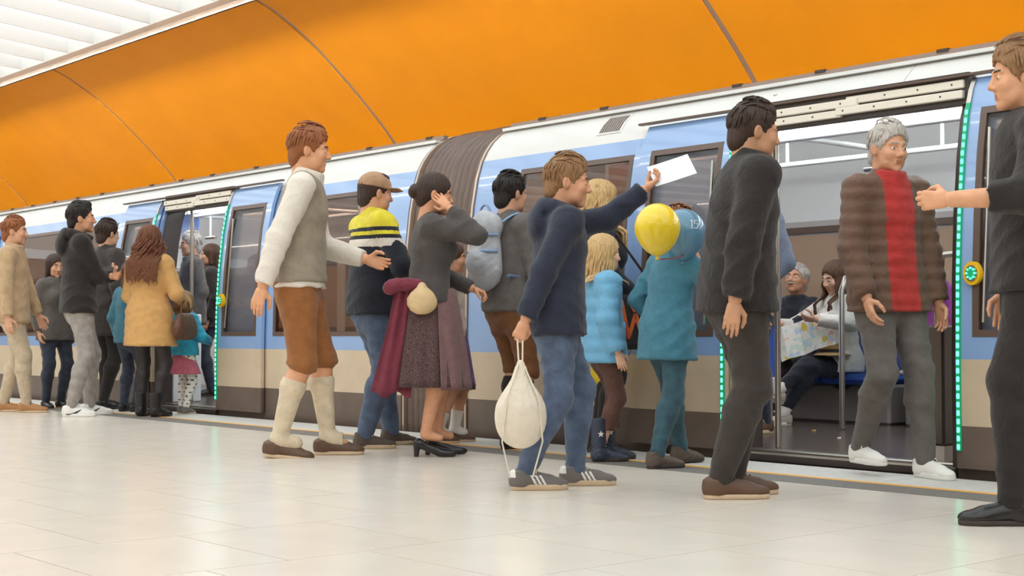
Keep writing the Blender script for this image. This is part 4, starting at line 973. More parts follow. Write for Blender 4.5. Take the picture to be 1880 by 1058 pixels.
# 2  black hooded jacket, arms crossed
def swoosh(C):
    x, y, z = np.abs(C[:, 0]), C[:, 1], C[:, 2]; t = (y+0.045)/0.125; c = 0.034+0.030*np.clip(1-t, 0, 1)**0.7*0+0.036*(np.clip(t, 0, 1)-0.45)**2*1.4
    w = 0.0105*np.sin(np.pi*np.clip(t, 0, 1)**0.6); lo = 0.038+0.020*(1-np.clip(t, 0, 1))*0
    cz = 0.060-0.040*np.sin(np.pi*0.5*np.clip(1.25-t*1.25, 0, 1))+0.0
    return ((t > 0) & (t < 1) & (np.abs(z-cz) < 0.0025+0.006*np.sin(np.pi*np.clip(1-t, 0, 1)**0.8)) & (x > 0.022)).astype(int)
p = Person('man in black hooded jacket with folded arms, grey jeans and white sneakers', G(142, 764), 22, h=1.83, build=1.02, feet=((-0.06, 0.06, 0, -5), (0.06, -0.03, 0, 12)), hands=((0.07, 0.145, 0.655), (-0.06, 0.155, 0.680)), elbows=((-0.8, -0.1, -1), (0.8, -0.1, -1)), palms=((0, -1, 0.2), (0, -1, 0.2)), look=(-8, 4), tone=(206, 150, 116), brow=(40, 30, 26))
p.top(C_BLACK, o=0.028, hem=0.475, hood=True, fold=0.006); p.pants(C_GJEANS, o=0.012, fold=0.005); p.shoes('sneaker', S_WHITE, S_WHITE, mats=[S_WHITE, S_BLACK], paint=swoosh, lace=S_WHITE); p.hair(H_BLACK, 'quiff')
# 3  behind him
p = Person('man in long dark coat and black shoes, partly behind the folded arms man', G(192, 751), 50, h=1.78, res=0.015, feet=((-0.05, 0.03, 0, 0), (0.05, -0.04, 0, 0)))
p.top(C_CHAR, o=0.024, hem=0.38, long=True, collar=0.03); p.pants(C_BLACK); p.shoes('low', S_BLACK, S_BLACK); p.hair(H_DBROWN, 'short')
p = Person('child with white hat and blue jacket half hidden behind the camel coat', G(238, 756), 60, h=1.36, head='c', res=0.015)
p.top(C_TEAL, o=0.022, hem=0.46, collar=0.02); p.pants(C_DJEANS); p.shoes('low', S_BLACK, S_DSOLE); p.hair(H_BROWN, 'bob'); p.cap(C_WHITE, False, 'knit_hat')
# 4  camel coat
p4 = p = Person('woman in camel coat with long wavy brown hair, black tights and ankle boots', G(272, 765), 78, h=1.63, head='f', hands=((-0.07, 0.16, 0.62), (0.15, 0.14, 0.60)), elbows=((-0.5, -0.6, -1), (0.5, -0.5, -1)), look=(-6, 0), feet=((-0.05, 0.03, 0, -4), (0.06, -0.02, 0, 14)))
p.top(C_CAMEL, o=0.030, hem=0.365, long=True, flare=0.022, name='coat', fold=0.004); p.pants(C_TIGHT, o=0.004, fold=0, name='tights'); p.shoes('bootf', S_BLACK, S_BLACK, L=0.255); p.hair(H_AUB, 'long', vol=1.5); p.strands(H_AUB, n=170, length=0.42, wave=0.022, freq=20, out=0.34, cloth=0.05, seed=3, a0=-110, a1=110)
# 5  small girl at the door
def dots(C):
    a = np.floor(C[:, 2]/0.035).astype(int); q = np.arctan2(C[:, 0], C[:, 1])*0.06/0.035+0.5*(a % 2); return (((q-np.floor(q)-0.5)**2+((C[:, 2]/0.035)-a-0.5)**2) < 0.03).astype(int)
p = Person('small girl in turquoise jacket and pink tulle skirt with dotted white leggings', G(336, 760), 62, h=1.08, head='c', hands=(None, (0.14, 0.16, 0.62)), feet=((-0.06, 0.05, 0, 0), (0.06, -0.03, 0, 0)), res=0.010)
p.top(C_TURQ, o=0.022, hem=0.50, quilt=(0.006, 0.06), fold=0.002, collar=0.02); p.pants(None, o=0.006, fold=0, name='leggings', mats=[C_WHITE, C_CHAR], paint=dots); p.skirt(C_PINK, 0.52, 0.34, 0.085, 0.150, pleat=0.07, npl=19); p.shoes('hike', S_GREY, S_GUM); p.hair(H_DBLOND, 'bob', vol=1.5); p.strands(H_DBLOND, n=60, length=0.17, wave=0.008, out=0.12, cloth=0.04, seed=4, a0=-120, a1=120)
# 6  tall man in lederhosen
p6 = p = Person('tall man in white shirt, stone vest and suede lederhosen with cream knee socks', G(545, 838), 4, h=1.90, lean=4, feet=((-0.05, 0.09, 0, 0), (0.05, -0.05, 0, 0, -6)), hands=((-0.10, 0.20, 0.60), (0.16, -0.09, 0.50)), elbows=((-0.5, -1, -0.4), (0.5, -1, 0.2)), tone=(220, 160, 120), bare=True)
p.top(C_WSHIRT, o=0.018, hem=0.50, name='shirt', fold=0.006, so=0.024, collar=0.03); p.top(C_STONE, o=0.029, hem=0.515, sleeve=0, name='vest', fold=0.004)
p.pants(C_LEDER, o=0.020, upto=0.06, flare=0.012, fold=0.003, name='lederhosen'); p.sock(C_CREAM, z1=0.78, o=0.006); p.shoes('low', S_BROWN, S_GUM, lace=S_LACE); p.hair(H_GINGER, 'short', vol=1.3)
# 7  cap, navy jacket with yellow
def capj(C):
    z = C[:, 2]; m = np.zeros(len(C), int); m[z > 1.36] = 1; m[(z > 1.315) & (z < 1.335)] = 1; m[(z > 1.24) & (z < 1.295)] = 2; m[np.abs(C[:, 0]) > 0.30] = 0; return m
p7 = p = Person('man in tan cap and navy jacket with yellow shoulders and white chest stripe', G(683, 821), 28, h=1.71, build=1.06, feet=((-0.055, 0.10, 0, -6), (0.06, -0.05, 0, 18)), hands=((-0.10, 0.17, 0.62), (0.10, 0.16, 0.60)), elbows=((-1, -0.6, -0.6), (1, -0.6, -0.6)), palms=((0.3, 0, 1), (-0.3, 0, 1)), grips=('hold', 'hold'), look=(0, -4))
p.top(None, o=0.030, hem=0.475, collar=0.035, mats=[C_NAVY2, C_YEL, C_WSHIRT], paint=capj, fold=0.006); p.pants(C_JEANS, o=0.020, fold=0.006); p.shoes('hike', S_HIKE, S_GUM, lace=S_LACE); p.hair(H_DBROWN, 'short', tuft=False, vol=0.8); p.cap(C_TAN)
# 8  woman in dirndl, hand at her ear
p8 = p = Person('woman in dark grey jacket and tweed dirndl skirt holding a hand to her ear', G(786, 837), 6, h=1.58, head='f', lean=2, hip=(0, 0, 0.565), hands=((-0.10, 0.17, 0.62), (0.085, 0.075, 0.905)), elbows=((-0.7, -0.8, -0.4), (0.5, 0.55, -1)), palms=((0.5, 0, -1), (-1, 0, 0)), grips=('hold', 'flat'), feet=((-0.045, 0.035, 0.025, -5), (0.045, -0.01, 0.025, 6)), bare=True, shoe_h=0.05, tone=(216, 156, 120), look=(0, -6))
p.top(C_DGREY, o=0.022, hem=0.52, fold=0.005); p.skirt(C_TWEED, 0.62, 0.255, 0.090, 0.150, pleat=0.05, npl=15, fs=1.0); p.skirt(C_MAUVE, 0.615, 0.245, 0.096, 0.158, name='apron', pleat=0.035, npl=11, fs=1.03, start=0.25, sweep=0.42); p.hair(H_DBROWN, 'bun')
def pumps(s):
    for i in (0, 1):
        an, yw, pt = s.feet[i]; R = rotm('z', -yw); base = np.array([an[0], an[1], 0.0]); X = lambda V: np.asarray(V) @ R.T+base
        F = Field((-0.06, -0.09, -0.01), (0.06, 0.20, 0.11), 0.0048)
        F.ell((0, -0.035, 0.078), (0.031, 0.036, 0.030), k=0); F.cone((0, -0.03, 0.072), (0, 0.09, 0.024), 0.030, 0.034, 0.02, (0, 0, 1), 0.8); F.ell((0, 0.125, 0.020), (0.036, 0.056, 0.024), k=0.02)
        F.plane((0, 0, 0.002), (0, 0, -1)); F.ell((0, 0.03, 0.108), (0.030, 0.066, 0.050), k=0.006, op='s')
        V, Q = F.mesh(); sh = link_mesh('shoe', X(V), Q, S_BLACK, s.root)
        h_ = MB(); h_.tube([X((0, -0.050, 0.066)), X((0, -0.054, 0.03)), X((0, -0.055, 0.0))], [0.024, 0.016, 0.014], S_BLACK, 12); h_.build('heel', sh, smooth='auto')
pumps(p8)
# 9  girl behind her
p = Person('girl in green skirt and violet apron behind the woman in tweed dirndl', G(826, 812), 0, h=1.30, head='c', bare=True, feet=((-0.05, 0.02, 0, 0), (0.05, -0.06, 0, 0)), res=0.014)
p.top(C_WSHIRT, o=0.014, hem=0.52, name='blouse'); p.skirt(C_GREEN, 0.60, 0.27, 0.085, 0.150, pleat=0.05, npl=13); p.skirt(C_VIOLET, 0.595, 0.285, 0.090, 0.157, name='apron', pleat=0.04, npl=11, start=0.2, sweep=0.45); p.sock(C_WHITE, z1=0.45); p.shoes('low', S_BROWN, S_GUM, lace=S_LACE); p.hair(H_BROWN, 'tail')
# 11 man with backpack
p11 = p = Person('dark haired man in grey jacket, brown knee breeches and black knee socks', G(934, 822), 38, h=1.70, bare=True, feet=((-0.05, 0.05, 0, 0), (0.055, -0.03, 0, 8)), hands=((-0.13, 0.10, 0.50), (0.17, 0.05, 0.49)))
p.top(C_GREYJ, o=0.022, hem=0.49, collar=0.03); p.pants(C_BROWN, o=0.014, upto=0.08, flare=0.006, name='knee_breeches'); p.sock(C_BLACK, z1=0.86, o=0.007); p.shoes('sneaker', S_BLACK, S_BLACK, lace=S_LACE); p.hair(H_BLACK, 'short')
# 12 navy hooded jacket, striped sneakers
def stripes(C):
    y, z, x = C[:, 1], C[:, 2], np.abs(C[:, 0]); q = (y-0.028+0.55*(z-0.04))/0.021
    m = ((q > 0) & (q < 3) & (q-np.floor(q) < 0.52) & (z > 0.022) & (z < 0.068) & (x > 0.018)).astype(int); m[(y < -0.055) & (z > 0.06)] = 1; return m
mid = (G(1050, 908)+G(978, 884))/2
p12 = p = Person('teenager in navy hooded jacket and blue jeans with three striped grey sneakers', mid, 8, h=1.53, hs=0.93, build=1.05, lean=5, hip=(0, 0.01, 0.523), feet=((-0.05, 0.085, 0, 0), (0.05, -0.085, 0, 0)), hands=((-0.12, 0.318, 0.92), (0.14, -0.11, 0.485)), elbows=((-0.4, -0.2, -1), (0.5, -1, 0.2)), palms=((0, 0.2, 1), (-1, 0, 0)), grips=('hold', 'grip'), look=(-10, 0), tone=(210, 152, 118))
p.top(C_NAVY, o=0.026, hem=0.46, hood=True, fold=0.005); p.pants(C_JEANS, o=0.016, fold=0.005); p.shoes('sneaker', S_GREY, S_GUM, L=0.275, mats=[S_GREY, S_WHITE], paint=stripes, lace=S_LACE); p.hair(H_DBLOND, 'short', vol=1.1)
# 13 blond woman with glasses
p13 = p = Person('blond woman with glasses in navy coat behind the girl in sky blue jacket', G(1100, 833), 4, h=1.61, head='f', hands=((-0.05, 0.15, 0.58), (0.15, 0.13, 0.56)), elbows=((-0.8, -0.8, -0.4), (0.8, -0.8, -0.4)), look=(0, -6), tone=(222, 172, 144))
p.top(C_NAVY2, o=0.024, hem=0.44, collar=0.03); p.pants(C_BLACK, o=0.008); p.shoes('bootf', S_BLACK, S_DSOLE); p.hair(H_BLOND, 'long'); p.strands(H_BLOND, n=80, length=0.34, wave=0.010, out=0.09, cloth=0.04, seed=5)
gl = MB(); MG = mat('glasses_black', (30, 26, 26), 0.3)
for sx in (-1, 1):
    c = [(sx*0.033+0.022*math.cos(a), 0.106, 0.004+0.017*math.sin(a)) for a in np.linspace(0, 2*math.pi, 17)]
    gl.tube(p.hx(np.array(c)), 0.002, MG, 5, caps=False); gl.tube(p.hx(np.array([(sx*0.055, 0.104, 0.008), (sx*0.078, 0.06, 0.010), (sx*0.084, -0.005, 0.006)])), 0.002, MG, 5)
gl.tube(p.hx(np.array([(-0.011, 0.107, 0.006), (0.011, 0.107, 0.006)])), 0.002, MG, 5); gl.build('glasses', p.root)
# 14 girl in sky blue jacket
p14 = p = Person('girl with blond hair in sky blue quilted jacket and dark star boots', G(1106, 846), 16, h=1.25, head='c', feet=((-0.05, 0.06, 0, 0), (0.055, -0.02, 0, 6)), hands=((-0.12, 0.16, 0.60), (0.15, 0.02, 0.50)), res=0.010, tone=(226, 176, 148))
p.top(C_SKYJ, o=0.030, hem=0.445, quilt=(0.006, 0.075), fold=0.003, collar=0.03, flare=0.01)
zp = MB(); zp.tube([p.hip+np.array([0.098, 0.115, 0.03]), p.hip+np.array([0.105, 0.105, 0.13])], 0.006, mat('pocket_zip_red', (206, 88, 66), 0.5), 6); zp.build('pocket_zip', p.root)
p.pants(C_BTROU, o=0.010, fold=0.005, upto=0.62)
def starboot(s, sh, X, sc, i):
    b = MB(); pts = star_pts(0.024*sc); sx = 0.056*sc
    for f_ in (1, -1):
        V = [X(np.array([f_*(sx+e), -0.024*sc+a, 0.155+c])) for e in (0, 0.004) for a, c in pts]; n = len(pts)
        b.add(V, [tuple(range(n)), tuple(range(n, 2*n))[::-1]]+[(k, (k+1) % n, n+(k+1) % n, n+k) for k in range(n)], S_WHITE)
    b.build('star_patch', sh)
    MB().tube([X(np.array([0.05*sc*math.cos(a), -0.02*sc+0.055*sc*math.sin(a), 0.085])) for a in np.linspace(0, 2*math.pi, 17)], 0.006*sc, S_BLACK, 6, caps=False).build('boot_strap', sh)
p.shoes('boot', S_BBLUE, S_DSOLE, L=0.215, sub=starboot); p.hair(H_BLOND, 'bob', vol=1.5); p.strands(H_BLOND, n=70, length=0.24, wave=0.006, out=0.10, cloth=0.05, seed=8, a0=-115, a1=115)
# 15 child with balloons
p15 = p = Person('child in open teal jacket and jeans raising one hand to hold balloons', G(1224, 856), 35, h=1.38, head='c', lean=9, feet=((-0.06, 0.13, 0, 0), (0.06, -0.10, 0, 8)), hands=((-0.14, 0.10, 0.55), (0.13, 0.05, 0.80)), elbows=((-0.8, -0.8, -0.3), (0.9, 0.3, -0.9)), palms=(None, (-0.7, 0.3, 0)), grips=('relaxed', 'grip'))
p.top(None, o=0.022, hem=0.41, flare=0.012, long=True, mats=[C_TEAL, C_CHAR], paint=lambda C: ((C[:, 1] > 0.02) & (np.abs(C[:, 0]) < 0.06)).astype(int), collar=0.03, fold=0.006); p.pants(C_TJEANS, o=0.014, fold=0.005); p.shoes('hike', S_HIKE, S_DSOLE, L=0.235, lace=S_LACE); p.hair(H_GINGER, 'short', vol=1.4)
# 16 walking man in dark clothes
p16 = p = Person('man in black brown jacket and charcoal jeans striding past the open doorway', G(1330, 912), 8, h=1.72, build=1.08, lean=7, hip=(0, 0.03, 0.527), feet=((-0.045, 0.035, 0, 0), (0.045, -0.02, 0, 0)), hands=((-0.16, 0.12, 0.50), (0.15, -0.02, 0.47)), tone=(198, 146, 112))
p.top(C_BLACK, o=0.036, hem=0.46, collar=0.04, fold=0.007); p.pants(C_CHAR, o=0.022, fold=0.006); p.shoes('low', S_BROWN, S_GUM, L=0.30, lace=S_DSOLE); p.hair(H_DBROWN, 'short')
# 17 man at the right edge
p17 = p = Person('man in black top and trousers reaching his arm towards the lit door edge', G(1908, 958), 176, h=1.80, build=1.05, lean=3, feet=((-0.06, 0.07, 0, 0), (0.06, -0.08, 0, 0)), hands=((-0.12, 0.20, 0.66), (0.16, 0.02, 0.47)), elbows=((-0.8, -0.4, -0.9), (0.6, -1, -0.2)), grips=('hold', 'relaxed'), tone=(216, 158, 120))
p.top(C_BLACK, o=0.026, hem=0.47, sleeve=0.5, fold=0.006); p.pants(C_BLACK, o=0.018); p.shoes('low', S_BLACK, S_DSOLE); p.hair(H_DBLOND, 'short', vol=1.4)
# 18 man stepping out, red and brown
p18 = p = Person('grey haired man in brown quilted jacket over red sweater stepping off the train', G(1632, 872), 292, h=1.76, head='o', feet=((-0.05, 0.10, 0, 0), (0.05, -0.06, 0.03, 0)), hands=((-0.13, 0.06, 0.49), (0.13, 0.08, 0.50)), look=(0, -6), tone=(212, 156, 122), brow=(150, 136, 124), z0=0.0)
p.top(None, o=0.024, hem=0.46, quilt=(0.008, 0.065), fold=0.003, mats=[C_QUILT, C_RED], paint=lambda C: ((C[:, 1] > 0.03) & (C[:, 0] > -0.075) & (C[:, 0] < 0.09)).astype(int), collar=0.03); p.pants(C_GREYJ, o=0.016, fold=0.005); p.shoes('sneaker', S_WHITE, S_WHITE, lace=S_WHITE); p.hair(H_GREY, 'short')
# ---- inside the train (car floor at 0.05)
FZ = 0.05
p = Person('child in purple jacket and black knit hat inside the open doorway', hz(1712, 800, FZ), 200, h=1.20, head='c', z0=FZ, res=0.014, feet=((-0.05, 0.06, 0, 0), (0.05, -0.05, 0, 0)))
p.top(C_PURPLE, o=0.030, hem=0.42, fold=0.005, collar=0.03, flare=0.01); p.pants(C_CHAR); p.shoes('low', S_GREY, S_GUM); p.hair(H_BROWN, 'bob'); p.cap(C_BLACK, False, 'knit_hat')
q = hy(1436, 600, 8.62)
p20 = p = Person('seated grey haired man in dark shirt with moustache, on the blue bench', (q[0], 8.74), 226, h=1.62, head='o', z0=FZ, hip=(0, 0, 0.265), lean=-8, feet=((-0.09, 0.30, 0, -4), (0.09, 0.30, 0, 4)), hands=((-0.07, 0.24, 0.37), (0.09, 0.24, 0.37)), elbows=((-1, -0.4, -0.5), (1, -0.4, -0.5)), palms=((0, 0, -1), (0, 0, -1)), look=(8, 4), tone=(200, 146, 112), brow=(70, 60, 54), res=0.012)
p.top(C_NAVY2, o=0.018, hem=0.49, name='shirt', collar=0.02); p.pants(C_BLACK, o=0.012); p.shoes('low', S_BROWN, S_DSOLE); p.hair(H_GREY, 'grey')
mo = MB(); mo.tube(p.hx(np.array([(-0.024, 0.094, -0.046), (-0.010, 0.101, -0.041), (0.010, 0.101, -0.041), (0.024, 0.094, -0.046)])), [0.004, 0.007, 0.007, 0.004], H_GREY, 8); mo.build('moustache', p.root, smooth=True)
q = hy(1530, 600, 8.62)
p21 = p = Person('seated woman in white top and dark trousers with crossed legs reading a map', (q[0], 8.72), 207, h=1.62, head='f', z0=FZ, hip=(0, 0, 0.265), lean=4, feet=((-0.03, 0.36, 0.0, -6), (-0.075, 0.42, 0.105, -22, 18)), hands=((-0.12, 0.24, 0.47), (0.13, 0.25, 0.45)), elbows=((-1, -0.4, -0.5), (1, -0.4, -0.5)), palms=((0.6, 0, 0.6), (-0.6, 0, 0.6)), grips=('hold', 'hold'), look=(0, -12), tone=(222, 172, 146), knees=((-.1, 1, 0.4), (-.25, 1, 0.9)))
p.top(C_WHITE, o=0.020, hem=0.49, name='blouse', fold=0.006); p.pants(C_NAVY2, o=0.008, upto=0.92, fold=0.004); p.sock(C_WHITE, z1=0.16); p.shoes('slip', S_SAND, S_WHITE, L=0.27); p.hair(H_BROWN, 'long'); p.strands(H_BROWN, n=70, length=0.34, wave=0.01, cloth=0.035, seed=9)
p = Person('standing passenger in grey blue jacket inside the doorway by the steel pole', hz(1384, 795, FZ), 215, h=1.74, z0=FZ, res=0.015, hands=((-0.13, 0.1, 0.55), None))
p.top(cloth('grey_blue_jacket', (112, 120, 136)), o=0.026, hem=0.45, collar=0.03); p.pants(C_DJEANS); p.shoes('sneaker', S_BROWN, S_GUM, lace=S_LACE); p.hair(H_BROWN, 'short')
for k, (px, Y, h_, cl, fc, lb) in enumerate(((352, 7.15, 1.70, C_GREYJ, 205, 'passenger in grey jacket standing inside the doorway past the gangway, nearer the pole'), (388, 7.6, 1.62, C_CHAR, 190, 'passenger in charcoal coat standing inside the doorway past the gangway, by the bench'))):
    q = hy(px, 620, Y); p = Person(lb, (q[0], Y), fc, h=h_, head='mf'[k], z0=FZ, res=0.016); p.top(cl, o=0.026, hem=0.44, collar=0.03); p.pants(C_DJEANS if k else C_BLACK); p.shoes('low', S_BLACK, S_DSOLE); p.hair(H_BROWN if k else H_GREY, 'bob' if k else 'short')
# ================================================================== THINGS CARRIED
def place(b, name, label, cat, group=None, smooth='auto', parent=None):
    V = np.concatenate(b.v); c = np.array([(V[:, 0].min()+V[:, 0].max())/2, (V[:, 1].min()+V[:, 1].max())/2, V[:, 2].min()])
    o = b.build(name, None, smooth, off=c); o.location = c; tag(o, label, cat, group); o['_c'] = 0; del o['_c']; return o, c
def addpart(b, name, root, c, smooth='auto'):
    o = b.build(name, root, smooth, off=c); return o
def sdf_thing(VF, mt, name, label, cat):
    b = MB(); b.add(VF[0], VF[1], mt); return place(b, name, label, cat, smooth=True)
def hand_w(p, i): return p.world(p.hr[i][1])
# brown handbag on the arm of the camel coat woman
M_HB = mat('handbag_leather', (94, 58, 40), 0.45, var=0.15, vscale=30, bump=0.3, bscale=120)
hw = p4.world(p4.local(p4.world(p4.elb[1]+(p4.wr[1]-p4.elb[1])*0.45)))
lc = p4.local(hw); c0 = lc+np.array([0.045, -0.01, -0.24])
F = Field(c0-np.array([0.14, 0.22, 0.17]), c0+np.array([0.14, 0.22, 0.17]), 0.009)
F.cone(c0+np.array([0, -0.10, -0.03]), c0+np.array([0, 0.10, -0.03]), 0.095, 0.095, 0.02, (1, 0, 0), 0.62); F.cone(c0+np.array([0, -0.085, 0.05]), c0+np.array([0, 0.085, 0.05]), 0.065, 0.065, 0.05, (1, 0, 0), 0.5); F.fold(0.003, 30, 70)
V, Q = F.mesh(); o, c = sdf_thing((np.array([p4.world(v) for v in V]), Q), M_HB, 'handbag', 'brown leather handbag hanging from the arm of the camel coat', 'handbag')
b = MB(); b.tube([p4.world(c0+np.array([0, 0.085*math.cos(a), 0.09+0.135*math.sin(a)])) for a in np.linspace(0, math.pi, 13)], 0.008, M_HB, 6); addpart(b, 'strap', o, c)
# white drawstring bag of the navy teenager
M_SACK = cloth('sack_cotton', (226, 214, 196), var=0.04); hl = p12.hr[1][1]; bc = hl+np.array([0.02, 0, -0.33])
F = Field(bc-np.array([0.16, 0.2, 0.24]), bc+np.array([0.16, 0.2, 0.27]), 0.008)
F.ell(bc+np.array([0, 0, -0.04]), (0.075, 0.115, 0.135), k=0); F.cone(bc+np.array([0, 0, 0.02]), bc+np.array([0, 0, 0.20]), 0.085, 0.018, 0.05, (1, 0, 0), 0.75)
X, Y, Z = F.ax[0][:, None, None], F.ax[1][None, :, None], F.ax[2][None, None, :]
F.D = F.D+(0.004*np.sin(14*np.arctan2(Y-bc[1], X-bc[0]))*np.clip((Z-bc[2]+0.05)/0.2, 0, 1)).astype(f32)
V, Q = F.mesh(); o, c = sdf_thing((np.array([p12.world(v) for v in V]), Q), M_SACK, 'drawstring_bag', 'white cotton drawstring bag hanging from the hand of the navy teenager', 'bag')
b = MB()
for sx in (-1, 1): b.tube([p12.world(bc+np.array([0, 0.008*sx, 0.20])), p12.world(hl+np.array([0.0, 0.012*sx, -0.02]))], 0.004, M_SACK, 5); b.tube([p12.world(bc+np.array([0.01, 0.01*sx, 0.20])), p12.world(bc+np.array([0.07, 0.07*sx, 0.05])), p12.world(bc+np.array([0.05, 0.09*sx, -0.14])), p12.world(bc+np.array([0.02, 0.05*sx, -0.30]))], 0.004, M_SACK, 5)
addpart(b, 'cord', o, c)
# white paper sheet in the other hand
hl = p12.world(p12.hr[0][1]); b = MB(); u_ = nrm_(RT*0.95+np.array([0, 0, 0.30])-FH*0.1); v_ = nrm_(np.array([0, 0, 0.75])+FH*0.65-RT*0.25); V = []
for k in range(7):
    for j in (0, 1):
        for e in (0, 0.002): V.append(hl+u_*(-0.01+0.034*k)+v_*(-0.035+0.14*j)+FH*(0.012*math.sin(k*0.6)+e))
Q = []
for k in range(6):
    a = 4*k; Q += [(a, a+4, a+6, a+2), (a+1, a+3, a+7, a+5), (a, a+1, a+5, a+4), (a+2, a+6, a+7, a+3)]
Q += [(0, 2, 3, 1), (24, 25, 27, 26)]
b.add(V, Q, mat('paper_white', (238, 240, 242), 0.6)); place(b, 'paper_sheet', 'white paper sheet held out in the hand of the navy teenager', 'paper')
# backpack of the man in breeches
M_BP = cloth('backpack_silver', (176, 178, 184), 0.5); sp = p11; bc = sp.chest-sp.fwd*0.185-sp.T*0.02
F = Field(bc-np.array([0.22, 0.18, 0.28]), bc+np.array([0.22, 0.18, 0.30]), 0.010)
F.cone(bc-sp.T*0.12, bc+sp.T*0.12, 0.145, 0.125, 0.03, sp.fwd, 0.55); F.ell(bc-sp.fwd*0.06-sp.T*0.08, (0.10, 0.055, 0.09), k=0.03); F.cone(bc+sp.T*0.12-sp.right*0.08, bc+sp.T*0.14+sp.right*0.08, 0.06, 0.06, 0.04); F.fold(0.004, 25, 60)
V, Q = F.mesh(); o, c = sdf_thing((np.array([sp.world(v) for v in V]), Q), M_BP, 'backpack', 'silver grey backpack with pale blue straps on the dark haired man', 'backpack')
b = MB(); M_STR = cloth('strap_blue', (132, 158, 196))
for sg in (-1, 1):
    ctrl = [sp.chest-sp.fwd*0.15+sp.right*sg*0.075+sp.T*0.12, sp.sh[0 if sg < 0 else 1]-sp.right*sg*0.05+sp.T*0.078, sp.chest+sp.fwd*0.155+sp.right*sg*0.095+sp.T*0.03, sp.waist+sp.fwd*0.12+sp.right*sg*0.14, sp.waist-sp.fwd*0.12+sp.right*sg*0.15]
    pts = smooth_curve(ctrl, 20); b.tube([sp.world(q) for q in pts], 0.018, M_STR, 8, sq=0.4)
addpart(b, 'shoulder_strap', o, c)
b = MB(); b.tube([sp.world(bc+sp.T*(0.22+0.05*math.sin(a))+sp.right*0.05*math.cos(a)) for a in np.linspace(0, math.pi, 9)], 0.008, M_STR, 6); addpart(b, 'top_handle', o, c)
for dz in (-0.02, 0.08):
    b = MB(); b.tube([sp.world(bc-sp.fwd*0.083*math.sin(a)+sp.T*dz+sp.right*0.143*math.cos(a)) for a in np.linspace(0.1, math.pi-0.1, 13)], 0.008, M_STR, 6); addpart(b, 'compression_strap', o, c)
# burgundy jacket over the arm of the dirndl woman, cream pouch in front of it
sp = p8; ac = sp.hip+np.array([0.10, -0.13, 0.03]); b = MB(); rows, cols = 15, 12; V = []; Q = []
for side_ in (0, 1):
    for r in range(rows):
        t = r/(rows-1)
        for k in range(cols):
            s_ = k/(cols-1)-0.5; w = 0.13+0.10*t; x = 0.02*math.sin(9*s_+3*t)*t+0.03*t+0.012*side_
            V.append(sp.world(ac+np.array([x+0.02*math.sin(18*s_), s_*w-0.09*t, 0.05*math.cos(min(t*6, 1.57))+0.0-0.56*t+0.02*math.sin(11*s_)*t])))
for r in range(rows-1):
    for k in range(cols-1):
        a = r*cols+k; g = rows*cols; Q += [(a, a+1, a+cols+1, a+cols), (g+a, g+a+cols, g+a+cols+1, g+a+1)]
for r in range(rows-1):
    for k in (0, cols-1): a = r*cols+k; g = rows*cols; Q.append((a, a+cols, g+a+cols, g+a))
for k in range(cols-1):
    for r in (0, rows-1): a = r*cols+k; g = rows*cols; Q.append((a, a+1, g+a+1, g+a))
b.add(V, Q, C_BURG); o, c = place(b, 'folded_jacket', 'burgundy jacket draped at the back hip of the tweed dirndl', 'jacket', smooth=True)
F = Field(ac-np.array([0.12, 0.2, 0.12]), ac+np.array([0.16, 0.2, 0.16]), 0.009)
pr = None
for a in np.linspace(-2.0, 2.0, 9):
    q = ac+np.array([0.03, 0.10*math.sin(a), 0.05+0.02*math.cos(a)]); 
    if pr is not None: F.cone(pr, q, 0.036, 0.036, 0.02)
    pr = q
F.fold(0.004, 40, 90); V, Q = F.mesh(); bb = MB(); bb.add(np.array([sp.world(v) for v in V]), Q, C_BURG); addpart(bb, 'folded_sleeves', o, c, True)
M_PO = mat('pouch_cream', (214, 184, 138), 0.6, var=0.08, bump=0.3, bscale=100); pc_ = sp.hip+np.array([0.205, -0.045, 0.0])
F = Field(pc_-np.array([0.09, 0.13, 0.13]), pc_+np.array([0.09, 0.13, 0.13]), 0.008); F.ell(pc_, (0.048, 0.088, 0.075), k=0); F.cone(pc_+np.array([0, 0, 0.04]), pc_+np.array([0, 0, 0.085]), 0.05, 0.028, 0.03); F.fold(0.003, 40, 90)
V, Q = F.mesh(); o, c = sdf_thing((np.array([sp.world(v) for v in V]), Q), M_PO, 'pouch_bag', 'cream pouch bag at the hip of the tweed dirndl', 'bag')
b = MB(); b.tube([sp.world(pc_+np.array([-0.02, 0.03*k, 0.08])) for k in (-1, 0, 1)], 0.007, M_PO, 6); addpart(b, 'drawstring', o, c)
